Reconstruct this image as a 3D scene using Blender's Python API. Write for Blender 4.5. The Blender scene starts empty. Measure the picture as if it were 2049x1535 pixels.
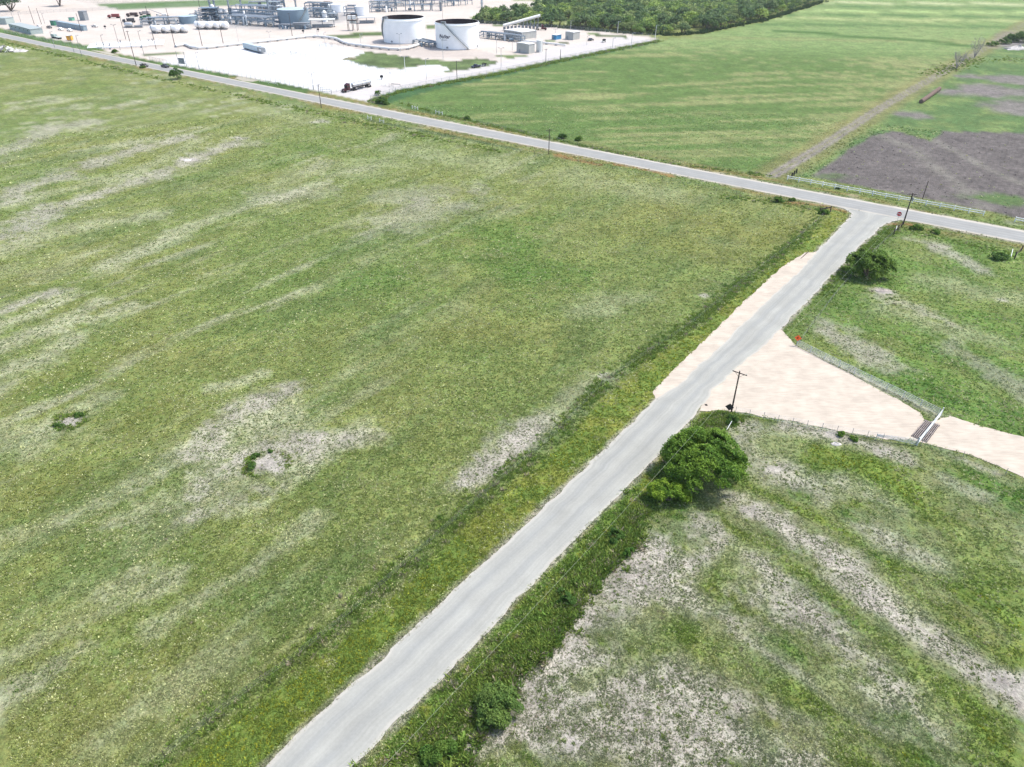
import bpy, math, random
import numpy as np
from mathutils import Vector, Matrix
from math import radians as R, sin, cos, pi
random.seed(7); rng = np.random.default_rng(11)
S = bpy.context.scene
COL = S.collection

# ------------------------------------------------------------------ camera
FPX, CX, CY, PITCH, CAMH = 1420.0, 1024.5, 767.5, R(33.4), 70.0
cam = bpy.data.cameras.new('camera'); cam.sensor_width = 36.0
cam.lens = 36.0 * FPX / 2049.0
cam.clip_start = 1.0; cam.clip_end = 20000.0
camo = bpy.data.objects.new('camera', cam); COL.objects.link(camo)
camo.location = (0, 0, CAMH); camo.rotation_euler = (R(90) - PITCH, 0, 0)
S.camera = camo

# ------------------------------------------------------------------ light
SUN_EL, SUN_AZ = R(61), R(74)            # azimuth measured from +Y towards +X
W = bpy.data.worlds.new('World'); S.world = W; W.use_nodes = True
nt = W.node_tree; bg = nt.nodes['Background']; sky = nt.nodes.new('ShaderNodeTexSky')
sky.sky_type = 'NISHITA'; sky.sun_disc = False
sky.sun_elevation = SUN_EL; sky.sun_rotation = SUN_AZ
sky.air_density = 1.0; sky.dust_density = 2.5
nt.links.new(sky.outputs[0], bg.inputs[0]); bg.inputs[1].default_value = 0.15
sl = bpy.data.lights.new('sun', 'SUN'); sl.energy = 2.45; sl.angle = R(4); sl.color = (1.0, 0.95, 0.86)
so = bpy.data.objects.new('sun', sl); COL.objects.link(so)
sd = Vector((sin(SUN_AZ) * cos(SUN_EL), cos(SUN_AZ) * cos(SUN_EL), sin(SUN_EL)))
so.rotation_euler = sd.to_track_quat('Z', 'Y').to_euler(); so.location = (0, 0, 200)
S.view_settings.view_transform = 'Standard'; S.view_settings.look = 'None'
S.view_settings.gamma = 1.0; S.view_settings.use_curve_mapping = False
S.view_settings.exposure = 0.99
S.cycles.max_bounces = 6; S.cycles.diffuse_bounces = 3; S.cycles.transparent_max_bounces = 12

# ------------------------------------------------------------------ helpers
sp_, cp_ = sin(PITCH), cos(PITCH)
def at(x, y, z=0.0):
    """point of the flat land seen at a photo position (full-size pixels)"""
    u = (x - CX) / FPX; v = (y - CY) / FPX
    t = (z - CAMH) / (-sp_ - v * cp_)
    return Vector((u * t, (cp_ - v * sp_) * t, z))
def proj_y(P):
    dz = P[2] - CAMH
    return CY - FPX * (P[1] * sp_ + dz * cp_) / (P[1] * cp_ - dz * sp_)
def tall(x, y, ytop):
    """height of something standing at (x, y) whose top is seen at ytop"""
    P = at(x, y); a, b = 0.0, 80.0
    for _ in range(40):
        m = (a + b) / 2
        if proj_y((P.x, P.y, m)) > ytop: a = m
        else: b = m
    return a
def mpp(x, y):
    P = at(x, y); return (P.y * cp_ + CAMH * sp_) / FPX

def mat(name, color, rough=0.75, metal=0.0, var=0.25, scale=1.5, spec=0.3, bump=0.0, attr=False, trans=0.0):
    m = bpy.data.materials.new(name); m.use_nodes = True
    n = m.node_tree.nodes; l = m.node_tree.links; b = n['Principled BSDF']
    b.inputs['Roughness'].default_value = rough; b.inputs['Metallic'].default_value = metal
    b.inputs['Specular IOR Level'].default_value = spec
    tc = n.new('ShaderNodeTexCoord'); nz = n.new('ShaderNodeTexNoise')
    nz.inputs['Scale'].default_value = scale; nz.inputs['Detail'].default_value = 5
    l.new(tc.outputs['Object'], nz.inputs['Vector'])
    mr = n.new('ShaderNodeMapRange'); l.new(nz.outputs['Fac'], mr.inputs[0])
    mr.inputs[1].default_value = 0.3; mr.inputs[2].default_value = 0.7
    mr.inputs[3].default_value = 1 - var; mr.inputs[4].default_value = 1 + var
    mx = n.new('ShaderNodeMix'); mx.data_type = 'RGBA'; mx.blend_type = 'MULTIPLY'
    mx.inputs[0].default_value = 1.0
    if attr:
        a = n.new('ShaderNodeAttribute'); a.attribute_name = 'Col'; l.new(a.outputs['Color'], mx.inputs[6])
    else:
        mx.inputs[6].default_value = (*color, 1)
    l.new(mr.outputs[0], mx.inputs[7]); l.new(mx.outputs[2], b.inputs['Base Color'])
    if bump:
        bp = n.new('ShaderNodeBump'); bp.inputs['Strength'].default_value = bump
        l.new(nz.outputs['Fac'], bp.inputs['Height']); l.new(bp.outputs[0], b.inputs['Normal'])
    if trans:
        tr = n.new('ShaderNodeBsdfTranslucent'); l.new(mx.outputs[2], tr.inputs['Color'])
        ms = n.new('ShaderNodeMixShader'); ms.inputs[0].default_value = trans
        l.new(b.outputs[0], ms.inputs[1]); l.new(tr.outputs[0], ms.inputs[2])
        l.new(ms.outputs[0], n['Material Output'].inputs[0])
    return m

class MB:
    """collects shapes that become one mesh"""
    def __init__(s): s.v = []; s.f = []
    def add(s, vs, fs):
        o = len(s.v); s.v += [tuple(p) for p in vs]; s.f += [tuple(i + o for i in f) for f in fs]; return s
    def box(s, c, size, rz=0.0, M=None):
        x, y, z = (d / 2 for d in size); vs = []
        for sz in (-1, 1):
            for sx, sy in ((-1, -1), (1, -1), (1, 1), (-1, 1)):
                px, py = sx * x, sy * y
                p = Vector((c[0] + px * cos(rz) - py * sin(rz), c[1] + px * sin(rz) + py * cos(rz), c[2] + sz * z))
                vs.append(M @ p if M else p)
        return s.add(vs, [(3, 2, 1, 0), (4, 5, 6, 7), (0, 1, 5, 4), (1, 2, 6, 5), (2, 3, 7, 6), (3, 0, 4, 7)])
    def tube(s, a, b, r0, r1=None, n=8, cap=True):
        a, b = Vector(a), Vector(b); r1 = r0 if r1 is None else r1
        d = (b - a).normalized(); u = d.orthogonal().normalized(); w = d.cross(u)
        vs = []
        for P, r in ((a, r0), (b, r1)):
            for i in range(n):
                t = 2 * pi * i / n; vs.append(P + (u * cos(t) + w * sin(t)) * r)
        fs = [(i, (i + 1) % n, n + (i + 1) % n, n + i) for i in range(n)]
        if cap: fs += [tuple(range(n))[::-1], tuple(range(n, 2 * n))]
        return s.add(vs, fs)
    def path(s, pts, r, n=5):
        for a, b in zip(pts[:-1], pts[1:]): s.tube(a, b, r, n=n, cap=True)
        return s
    def lathe(s, prof, c=(0, 0, 0), n=48, axis='z', rz=0.0):
        k = len(prof); vs = []
        for i in range(n):
            t = 2 * pi * i / n
            for r, h in prof:
                if axis == 'z': vs.append((c[0] + r * cos(t), c[1] + r * sin(t), c[2] + h))
                else:
                    lx, ly = h, r * cos(t)
                    vs.append((c[0] + lx * cos(rz) - ly * sin(rz), c[1] + lx * sin(rz) + ly * cos(rz), c[2] + r * sin(t)))
        fs = [(i * k + j, ((i + 1) % n) * k + j, ((i + 1) % n) * k + j + 1, i * k + j + 1) for i in range(n) for j in range(k - 1)]
        return s.add(vs, fs)
    def prism(s, poly, y0, y1):
        """side profile in x-z extruded along y"""
        k = len(poly); vs = [(x, y0, z) for x, z in poly] + [(x, y1, z) for x, z in poly]
        fs = [(i, (i + 1) % k, k + (i + 1) % k, k + i) for i in range(k)] + [tuple(range(k))[::-1], tuple(range(k, 2 * k))]
        return s.add(vs, fs)
    def build(s, name, m, parent=None, smooth=False, loc=None, bevel=0.0):
        me = bpy.data.meshes.new(name); me.from_pydata(s.v, [], s.f); me.update()
        me.materials.append(m)
        if smooth:
            me.shade_smooth(); me.set_sharp_from_angle(angle=R(40))
        o = bpy.data.objects.new(name, me); COL.objects.link(o)
        if parent: o.parent = parent
        if loc: o.location = loc
        if bevel:
            bm_ = o.modifiers.new('bevel', 'BEVEL'); bm_.width = bevel; bm_.segments = 2; bm_.limit_method = 'ANGLE'
        return o

def tag(o, label=None, cat=None, group=None, kind=None):
    if label: o['label'] = label
    if cat: o['category'] = cat
    if group: o['group'] = group
    if kind: o['kind'] = kind
    return o
def thing(name, label, cat, loc=(0, 0, 0), rz=0.0, group=None):
    o = bpy.data.objects.new(name, None); COL.objects.link(o); o.empty_display_size = 0.5
    o.location = loc; o.rotation_euler = (0, 0, rz)
    return tag(o, label, cat, group)
def dup(root, loc, rz=0.0, sc=1.0, label=None):
    r = root.copy(); COL.objects.link(r); r.location = loc; r.rotation_euler = (0, 0, rz); r.scale = (sc, sc, sc)
    if label: r['label'] = label
    for ch in root.children:
        c = ch.copy(); COL.objects.link(c); c.parent = r
        for g in ch.children:
            d = g.copy(); COL.objects.link(d); d.parent = c
    return r
def npmesh(name, V, F, m, col=None, parent=None, smooth=False):
    """mesh from arrays: V (n,3), F (m,k) all faces with k corners"""
    me = bpy.data.meshes.new(name); k = F.shape[1]
    me.vertices.add(len(V)); me.vertices.foreach_set('co', V.astype(np.float32).ravel())
    me.loops.add(F.size); me.loops.foreach_set('vertex_index', F.astype(np.int32).ravel())
    me.polygons.add(len(F)); me.polygons.foreach_set('loop_start', np.arange(0, F.size, k, dtype=np.int32))
    me.update(calc_edges=True)
    if col is not None:
        a = me.attributes.new('Col', 'FLOAT_COLOR', 'POINT')
        a.data.foreach_set('color', np.c_[col, np.ones(len(col))].astype(np.float32).ravel())
    if smooth: me.shade_smooth()
    me.materials.append(m)
    o = bpy.data.objects.new(name, me); COL.objects.link(o)
    if parent: o.parent = parent
    return o

# ---- noise and masks on the land
def vnoise(x, y, seed=0):
    xi = np.floor(x).astype(np.int64); yi = np.floor(y).astype(np.int64); xf = x - xi; yf = y - yi
    def h(a, b):
        n = (a * 374761393 + b * 668265263 + seed * 1442695041) & 0xffffffff
        n = ((n ^ (n >> 13)) * 1274126177) & 0xffffffff
        n = ((n ^ (n >> 16)) * 2246822519) & 0xffffffff
        return ((n ^ (n >> 15)) & 0xffff) / 65535.0
    u = xf * xf * (3 - 2 * xf); v = yf * yf * (3 - 2 * yf)
    a = h(xi, yi) * (1 - u) + h(xi + 1, yi) * u; b = h(xi, yi + 1) * (1 - u) + h(xi + 1, yi + 1) * u
    return a * (1 - v) + b * v
def fbm(x, y, oct=4, seed=0):
    t = 0; a = 0.5; s = 0
    for i in range(oct):
        t = t + a * vnoise(x * 2 ** i + 17.3 * i, y * 2 ** i - 9.1 * i, seed + i); s += a; a *= 0.55
    return t / s
def sstep(a, b, x):
    t = np.clip((x - a) / (b - a), 0, 1); return t * t * (3 - 2 * t)
def segd(X, Y, A, B):
    ex, ey = B[0] - A[0], B[1] - A[1]; L2 = ex * ex + ey * ey + 1e-9
    t = np.clip(((X - A[0]) * ex + (Y - A[1]) * ey) / L2, 0, 1)
    return np.hypot(X - A[0] - t * ex, Y - A[1] - t * ey)
def pl(pts): return [tuple(at(*p)[:2]) for p in pts]
def line_d(X, Y, pts):
    d = np.full(X.shape, 1e9)
    for A, B in zip(pts[:-1], pts[1:]): d = np.minimum(d, segd(X, Y, A, B))
    return d
def poly_sd(X, Y, pts):
    """signed distance, negative inside"""
    d = np.full(X.shape, 1e9); ins = np.zeros(X.shape, bool)
    for A, B in zip(pts, pts[1:] + pts[:1]):
        d = np.minimum(d, segd(X, Y, A, B))
        c = ((A[1] > Y) != (B[1] > Y)) & (X < (B[0] - A[0]) * (Y - A[1]) / (B[1] - A[1] + 1e-12) + A[0])
        ins ^= c
    return np.where(ins, -d, d)
def rotn(X, Y, ang, sx, sy):
    c, s = cos(R(ang)), sin(R(ang)); return (X * c + Y * s) / sx, (-X * s + Y * c) / sy
# ------------------------------------------------------------------ the land: what grows or lies where
FENCE_L = [(200, 1625), (331, 1516), (453, 1418), (575, 1331), (694, 1237), (871, 1078), (1007, 959), (1110, 873), (1212, 764), (1383, 651), (1480, 570), (1590, 485), (1648, 432)]
FM_TOP = [(-700, -75), (-300, 5), (0, 65.3), (97.6, 86.8), (300, 126), (550, 175), (800, 224.6), (1200, 302), (1600, 378), (1849, 424.5), (2049, 461.5), (2500, 544), (3000, 636)]
FM_BOT = [(-700, -68), (-300, 13), (0, 74.6), (200, 116), (300, 137), (550, 188), (800, 240.5), (1200, 319.5), (1600, 399), (1849, 448), (2049, 487), (2500, 575), (3000, 672)]
NR_L = [(420, 1640), (529, 1534), (668, 1404), (840, 1250), (900, 1191), (1050, 1050), (1211, 900), (1305, 806), (1330, 790), (1362, 765), (1440, 695), (1484, 650), (1564, 576), (1612, 530), (1641, 496), (1676, 462), (1700, 437), (1706, 428), (1690, 418), (1650, 409)]
NR_R = [(600, 1640), (705, 1534), (900, 1340), (1045, 1189), (1170, 1058), (1280, 950), (1342, 884), (1403, 818), (1428, 780), (1477, 737), (1516, 703), (1555, 667), (1640, 578), (1717, 496), (1755, 462), (1772, 448), (1800, 441), (1850, 447)]
DIRT = [  # (points, half width m, strength)  bare or thin soil streaks
 ([(0, 396), (113, 355), (212, 317), (307, 290), (369, 276)], 4.5, .7), ([(0, 475), (68, 434), (171, 396), (256, 369), (366, 331), (461, 287)], 4.2, .75),
 ([(0, 304), (51, 287), (102, 256), (171, 246)], 5, .6), ([(230, 215), (285, 203)], 4, .4), ([(0, 626), (58, 602), (108, 585)], 1.8, .8),
 ([(430, 855), (520, 800), (575, 780)], 2.2, .8), ([(395, 990), (450, 930), (530, 900), (600, 880)], 3.2, .9), ([(330, 950), (430, 880)], 2.4, .6), ([(600, 905), (680, 880)], 2.0, .5),
 ([(360, 1045), (430, 1020), (520, 980)], 2.0, .7), ([(704, 880), (768, 872)], 1.6, .5),
 ([(946, 962), (990, 924), (1041, 885)], 2.6, 1.0), ([(1041, 885), (1085, 840)], 1.8, .6), ([(1090, 850), (1200, 760)], 2.5, .35),
 ([(780, 440), (860, 420), (930, 410)], 8, .45), ([(760, 400), (900, 380)], 7, .35), ([(540, 400), (620, 380)], 6, .35), ([(480, 290), (520, 285)], 4, .4),
 ([(1480, 1008), (1560, 1050), (1700, 1130), (1850, 1260), (2000, 1370), (2100, 1430)], 2.2, .9),
 ([(1519, 1200), (1629, 1255), (1757, 1346), (1848, 1427)], 3.4, .95), ([(1739, 1200), (1848, 1244), (1976, 1339), (2049, 1400)], 2.3, .95), ([(1660, 1160), (1740, 1200)], 2.0, .7),
 ([(1464, 1262), (1592, 1346), (1684, 1419), (1775, 1474)], 1.1, .8), ([(1300, 1330), (1410, 1390), (1483, 1474), (1629, 1529)], 3.0, .95), ([(1280, 1450), (1400, 1540)], 4.0, .9), ([(1480, 1400), (1640, 1450)], 1.6, .7),
 ([(1000, 1440), (1100, 1330), (1180, 1240), (1260, 1140), (1320, 1090)], 2.6, 1.0), ([(1080, 1440), (1180, 1380), (1290, 1280)], 3.2, 1.0), ([(1230, 1210), (1330, 1150), (1400, 1120), (1440, 1090)], 2.8, 1.0),
 ([(900, 1530), (980, 1470), (1100, 1440)], 2.6, .95), ([(940, 1480), (1060, 1350), (1170, 1225), (1270, 1110)], 2.2, .9), ([(1100, 1490), (1300, 1500)], 3.0, .85), ([(1400, 1050), (1500, 1110), (1560, 1160), (1640, 1230)], 2.2, .9), ([(1330, 1180), (1420, 1230), (1520, 1260)], 2.4, .8),
 ([(1576, 852), (1667, 878), (1758, 896), (1818, 925)], 1.5, .9), ([(1480, 850), (1560, 890)], 2.4, .75), ([(1693, 967), (1810, 1021)], 1.8, .75), ([(1732, 1055), (1875, 1125)], 2.4, .8),
 ([(1550, 1034), (1654, 1112), (1732, 1165), (1784, 1200)], 2.4, .8), ([(1576, 946), (1654, 1003)], 2.2, .65), ([(1500, 900), (1560, 960)], 2.6, .6), ([(1888, 957), (1960, 990)], 1.6, .5),
 ([(1600, 700), (1700, 742), (1800, 795), (1880, 832)], 1.5, .75), ([(1660, 660), (1720, 700), (1790, 735)], 3.0, .75), ([(1640, 640), (1700, 660)], 2.2, .5), ([(1770, 595), (1890, 640)], 2.4, .55), ([(1900, 690), (2049, 780)], 2.4, .5),
 ([(1870, 497), (1930, 520), (1960, 540)], 2.2, .7), ([(1810, 478), (1880, 490)], 1.6, .5), ([(1900, 910), (2000, 950)], 1.2, .8), ([(1680, 1450), (1780, 1520)], 1.0, .6)]
GREENR = [([(1266, 1283), (1363, 1267), (1476, 1315), (1588, 1380), (1669, 1436)], 2.6, .85), ([(1427, 1154), (1476, 1090), (1540, 1081)], 1.7, .8), ([(1588, 1130), (1693, 1219), (1782, 1299), (1895, 1380), (1992, 1460)], 1.3, .85), ([(1830, 1009), (1950, 1100), (2049, 1250)], 6, .75), ([(1790, 1154), (1911, 1250), (2049, 1348)], 2.6, .8), ([(1540, 888), (1750, 928), (1830, 977)], 2.2, .75), ([(1588, 1009), (1709, 1073)], 1.6, .7), ([(1620, 1412), (1830, 1533)], 1.8, .8), ([(1870, 1412), (2049, 1493)], 2.4, .8), ([(1240, 1330), (1330, 1290)], 1.0, .6), ([(1160, 1370), (1200, 1350)], .9, .6)]
PALE = [  #  pale flower heads and dry grass
 ([(34, 403), (170, 369), (290, 345)], 4, .7), ([(0, 502), (102, 468), (205, 444), (307, 430)], 4.0, .75), ([(205, 536), (290, 502), (376, 454), (444, 430), (512, 410), (632, 369)], 2.6, .8), ([(150, 410), (300, 330), (400, 280)], 3, .5),
 ([(0, 650), (73, 629), (130, 590)], 2.2, .9), ([(0, 699), (58, 670), (117, 652), (190, 608)], 2.4, 1), ([(190, 638), (258, 611)], 1.8, 1.0), ([(0, 752), (44, 734), (88, 717), (146, 676)], 2.6, .9),
 ([(205, 532), (293, 503)], 2.2, .7), ([(425, 778), (527, 749)], 1.3, .8), ([(350, 900), (440, 860), (585, 836)], 2.4, .85), ([(300, 960), (400, 890), (500, 820)], 3.0, .7), ([(570, 960), (640, 900), (720, 850)], 2.2, .7),
 ([(290, 960), (200, 1000), (130, 1040)], 2.2, .6), ([(209, 1052), (350, 1014)], 1.6, .8), ([(366, 1035), (520, 1014)], 2.0, .8), ([(290, 1190), (350, 1157)], 1.5, .9), ([(202, 1195), (280, 1150)], 1.5, .8), ([(307, 1258), (383, 1209), (523, 1125), (627, 1042)], 1.5, .75),
 ([(0, 1411), (87, 1342), (157, 1303)], 1.6, 1), ([(0, 1320), (120, 1270), (240, 1210)], 1.4, .6), ([(0, 880), (100, 850), (200, 800)], 2.2, .6), ([(0, 1080), (120, 1040)], 1.5, .6), ([(320, 1010), (450, 930), (570, 865)], 5.5, .8), ([(400, 920), (570, 815)], 3.6, .8), ([(590, 930), (660, 880)], 2.6, .7), ([(120, 860), (60, 900)], 2.5, .6), ([(200, 1480), (340, 1380), (500, 1280)], 2.0, .55),
 ([(820, 300), (1000, 330)], 9, .4), ([(1150, 350), (1350, 390)], 9, .35), ([(700, 340), (800, 330)], 8, .4), ([(1180, 620), (1290, 590)], 3.5, .45), ([(640, 330), (560, 370)], 5, .4), ([(520, 220), (620, 240)], 6, .3), ([(250, 180), (330, 190)], 6, .25),
 ([(1780, 620), (1980, 680)], 4, .5), ([(1850, 560), (2049, 600)], 4, .45), ([(1720, 850), (1880, 900)], 2, .3), ([(1880, 1060), (2049, 1100)], 3.5, .4), ([(1480, 1330), (1600, 1400)], 2.5, .3)]
LUSH = [  # strong green
 ([(1000, 460), (1060, 540)], 10, .7), ([(640, 550), (760, 560)], 6, .5), ([(150, 180), (200, 170)], 8, .5), ([(580, 200), (660, 240)], 7, .4), ([(540, 330), (640, 300)], 6, .4),
 ([(1790, 740), (1900, 800), (2049, 850)], 3.0, .9), ([(1880, 700), (1960, 740), (2049, 760)], 3.5, .8), ([(1640, 560), (1720, 600), (1800, 640)], 4, .5), ([(1950, 950), (2049, 1000)], 3, .8), ([(1830, 1100), (1960, 1180), (2049, 1240)], 3, .6),
 ([(1640, 1190), (1720, 1260)], 1.6, .8), ([(1290, 1260), (1370, 1270)], 1.5, .8), ([(1380, 1250), (1450, 1220)], 1.3, .6), ([(1600, 930), (1750, 960)], 2.4, .4), ([(620, 960), (640, 800)], 3, .3), ([(60, 800), (160, 760)], 2.5, .4), ([(1870, 890), (1930, 930)], 1.8, .9)]
OLIVE = [([(60, 560), (200, 520)], 4, .5), ([(80, 770), (300, 690)], 4, .5), ([(150, 960), (60, 1010)], 3, .5), ([(340, 800), (250, 850)], 2.5, .5), ([(1330, 420), (1500, 470), (1600, 460)], 7, .8), ([(1260, 470), (1560, 540)], 6, .5), ([(900, 660), (1060, 660)], 5, .4), ([(400, 1250), (300, 1330)], 2, .4), ([(1380, 1300), (1480, 1400), (1600, 1480)], 2.4, .7), ([(1920, 1230), (2049, 1340)], 2.4, .6)]
BARE = [((530, 928), 2.7, .95), ((141, 843), 1.7, .85), ((1409, 591), .9, .7), ((1216, 753), 1.2, .7), ((375, 320), 2.6, 1.0), ((480, 277), 2.6, .7), ((1545, 940), 1.1, .8), ((1768, 581), 1.6, 1.0), ((2003, 601), 1.2, .6), ((2012, 1368), 2.2, .9), ((1145, 1487), 1.0, .9), ((640, 243), 3, .6), ((1500, 1020), 1.4, .8), ((1708, 392), 2.0, .8), ((2030, 447), 2, .7), ((975, 226), 2.5, .6), ((1670, 870), 1.0, .8), ((1766, 905), 1.0, .7), ((1098, 1165), .8, .7)]

YARD_T = pl([(-800, -95), (-300, -18), (0, 56), (100, 79), (200, 100), (345, 129), (640, 183), (735, 203), (742, 196), (800, 179), (870, 166), (1000, 141), (1150, 111), (1316, 79), (1300, 73), (1240, 66), (1090, 52.5), (960, 44.5), (940, 36), (1040, 16), (1130, 9), (1050, 2), (900, -12), (560, -8), (300, 12), (236, 18), (170, 4), (90, -12), (-500, -55)])
WHITE = pl([(318, 124), (400, 103), (500, 91), (600, 80), (640, 84), (690, 95), (740, 106), (700, 112), (688, 118), (740, 130), (780, 141), (800, 139), (870, 129), (905, 138), (880, 147), (800, 165), (760, 170), (700, 175), (655, 185), (560, 166), (430, 142)])
PLOUGH = pl([(1622, 353), (1740, 272), (1790, 262), (1862, 282), (1885, 262), (2049, 266), (2500, 290), (2500, 560), (2049, 440), (1985, 424), (1680, 365)])
PLOUGH2 = pl([(1995, 66), (2015, 62), (2600, 66), (2600, 85), (2060, 88), (2020, 95), (1975, 98)])
WEEDF = pl([(1560, 350), (1965, 102), (2049, 88), (2600, 80), (2600, 560), (2049, 440), (1985, 424), (1640, 358)])
CROP = pl([(748, 199), (870, 169), (1005, 144), (1155, 113), (1320, 81), (1400, 70), (1525, 45), (1650, 6), (1720, -22), (3000, -25), (2500, 15), (2049, 62), (1960, 103), (1556, 350), (1400, 330), (1200, 292), (1000, 256), (830, 222)])
CALICHE = pl([(1396, 824), (1420, 780), (1470, 738), (1510, 703), (1552, 664), (1563, 661), (1575, 672), (1590, 690), (1640, 716), (1700, 748), (1760, 783), (1810, 806), (1840, 826), (1852, 848), (1900, 832), (1960, 853), (2049, 874), (2400, 960), (2400, 1080), (2049, 957), (1960, 918), (1880, 894), (1820, 879), (1780, 880), (1700, 867), (1600, 845), (1480, 826), (1440, 821), (1420, 824)])
SHOULDER = pl([(1311, 800), (1305, 785), (1318, 770), (1372, 717), (1440, 652), (1500, 593), (1560, 538), (1610, 506), (1628, 505), (1648, 500), (1612, 545), (1540, 622), (1470, 700), (1400, 765), (1345, 803)])
GRASS_P = [pl([(649, 73), (700, 67), (768, 62.5), (768, 69), (700, 77.5), (680, 76)]), pl([(692, 118.5), (710, 114), (732, 103), (792, 110), (850, 119), (912, 122), (953, 116), (985, 121), (998, 125), (968, 134), (914, 142), (882, 145), (902, 138), (880, 131), (860, 129), (803, 138), (753, 135), (719, 129), (705, 124)]),
           pl([(983, 113), (1031, 108), (1058, 112), (1022, 117)]), pl([(972, 49.5), (990, 47), (1016, 51.6), (1000, 53)]), pl([(1161, 64.5), (1253, 72.5), (1255, 76.8), (1191, 71.5)]), pl([(852, 51), (873, 48.8), (873, 55.5), (852, 58.5)]),
           pl([(280, 111.5), (330, 105), (380, 102), (375, 104.8), (290, 113)]), pl([(1085, 79), (1130, 84), (1140, 88), (1095, 84)])]
VERGE_P = [pl([(-200, 15), (0, 58.5), (72, 72.3), (124, 82), (186, 93), (212, 100.5), (186, 102.5), (98, 87.5), (0, 66)]), pl([(215.5, 107.6), (231, 110), (269, 115.5), (320, 125), (337, 128.5), (360, 132), (420, 142.5), (472, 152), (456, 157), (366, 140.5), (269, 120), (217, 109)]), pl([(476, 159), (495, 157), (560, 166.5), (616, 178.5), (612, 187.5), (540, 173.5), (480, 161)])]
HEDGE = pl([(735, 205), (760, 190), (800, 179), (870, 166.5), (1005, 142), (1155, 112), (1320, 80), (1322, 84), (1155, 119), (1005, 153), (870, 179), (800, 200), (760, 214)])
FM_MID = [((a[0] + b[0]) / 2, (a[1] + b[1]) / 2) for a, b in zip(FM_TOP, FM_BOT)]
FM_T, FM_B, NRL_W, NRR_W, FL_W = pl(FM_TOP), pl(FM_BOT), pl(NR_L), pl(NR_R), pl(FENCE_L)
RFIELD_EDGE = pl([(820, 1640), (870, 1535), (1010, 1345), (1165, 1180), (1290, 1035), (1400, 960), (1440, 850), (1475, 835)])
RFIELD = pl([(820, 1640), (870, 1535), (1010, 1345), (1165, 1180), (1290, 1035), (1400, 960), (1440, 850), (1475, 830), (1700, 870), (1820, 882), (2049, 960), (2500, 1100), (2600, 1900), (900, 1900)])
TRACK = pl([(1545, 352), (1640, 296), (1760, 217), (1860, 160), (1960, 103), (2049, 48), (2120, 10)])

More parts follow.
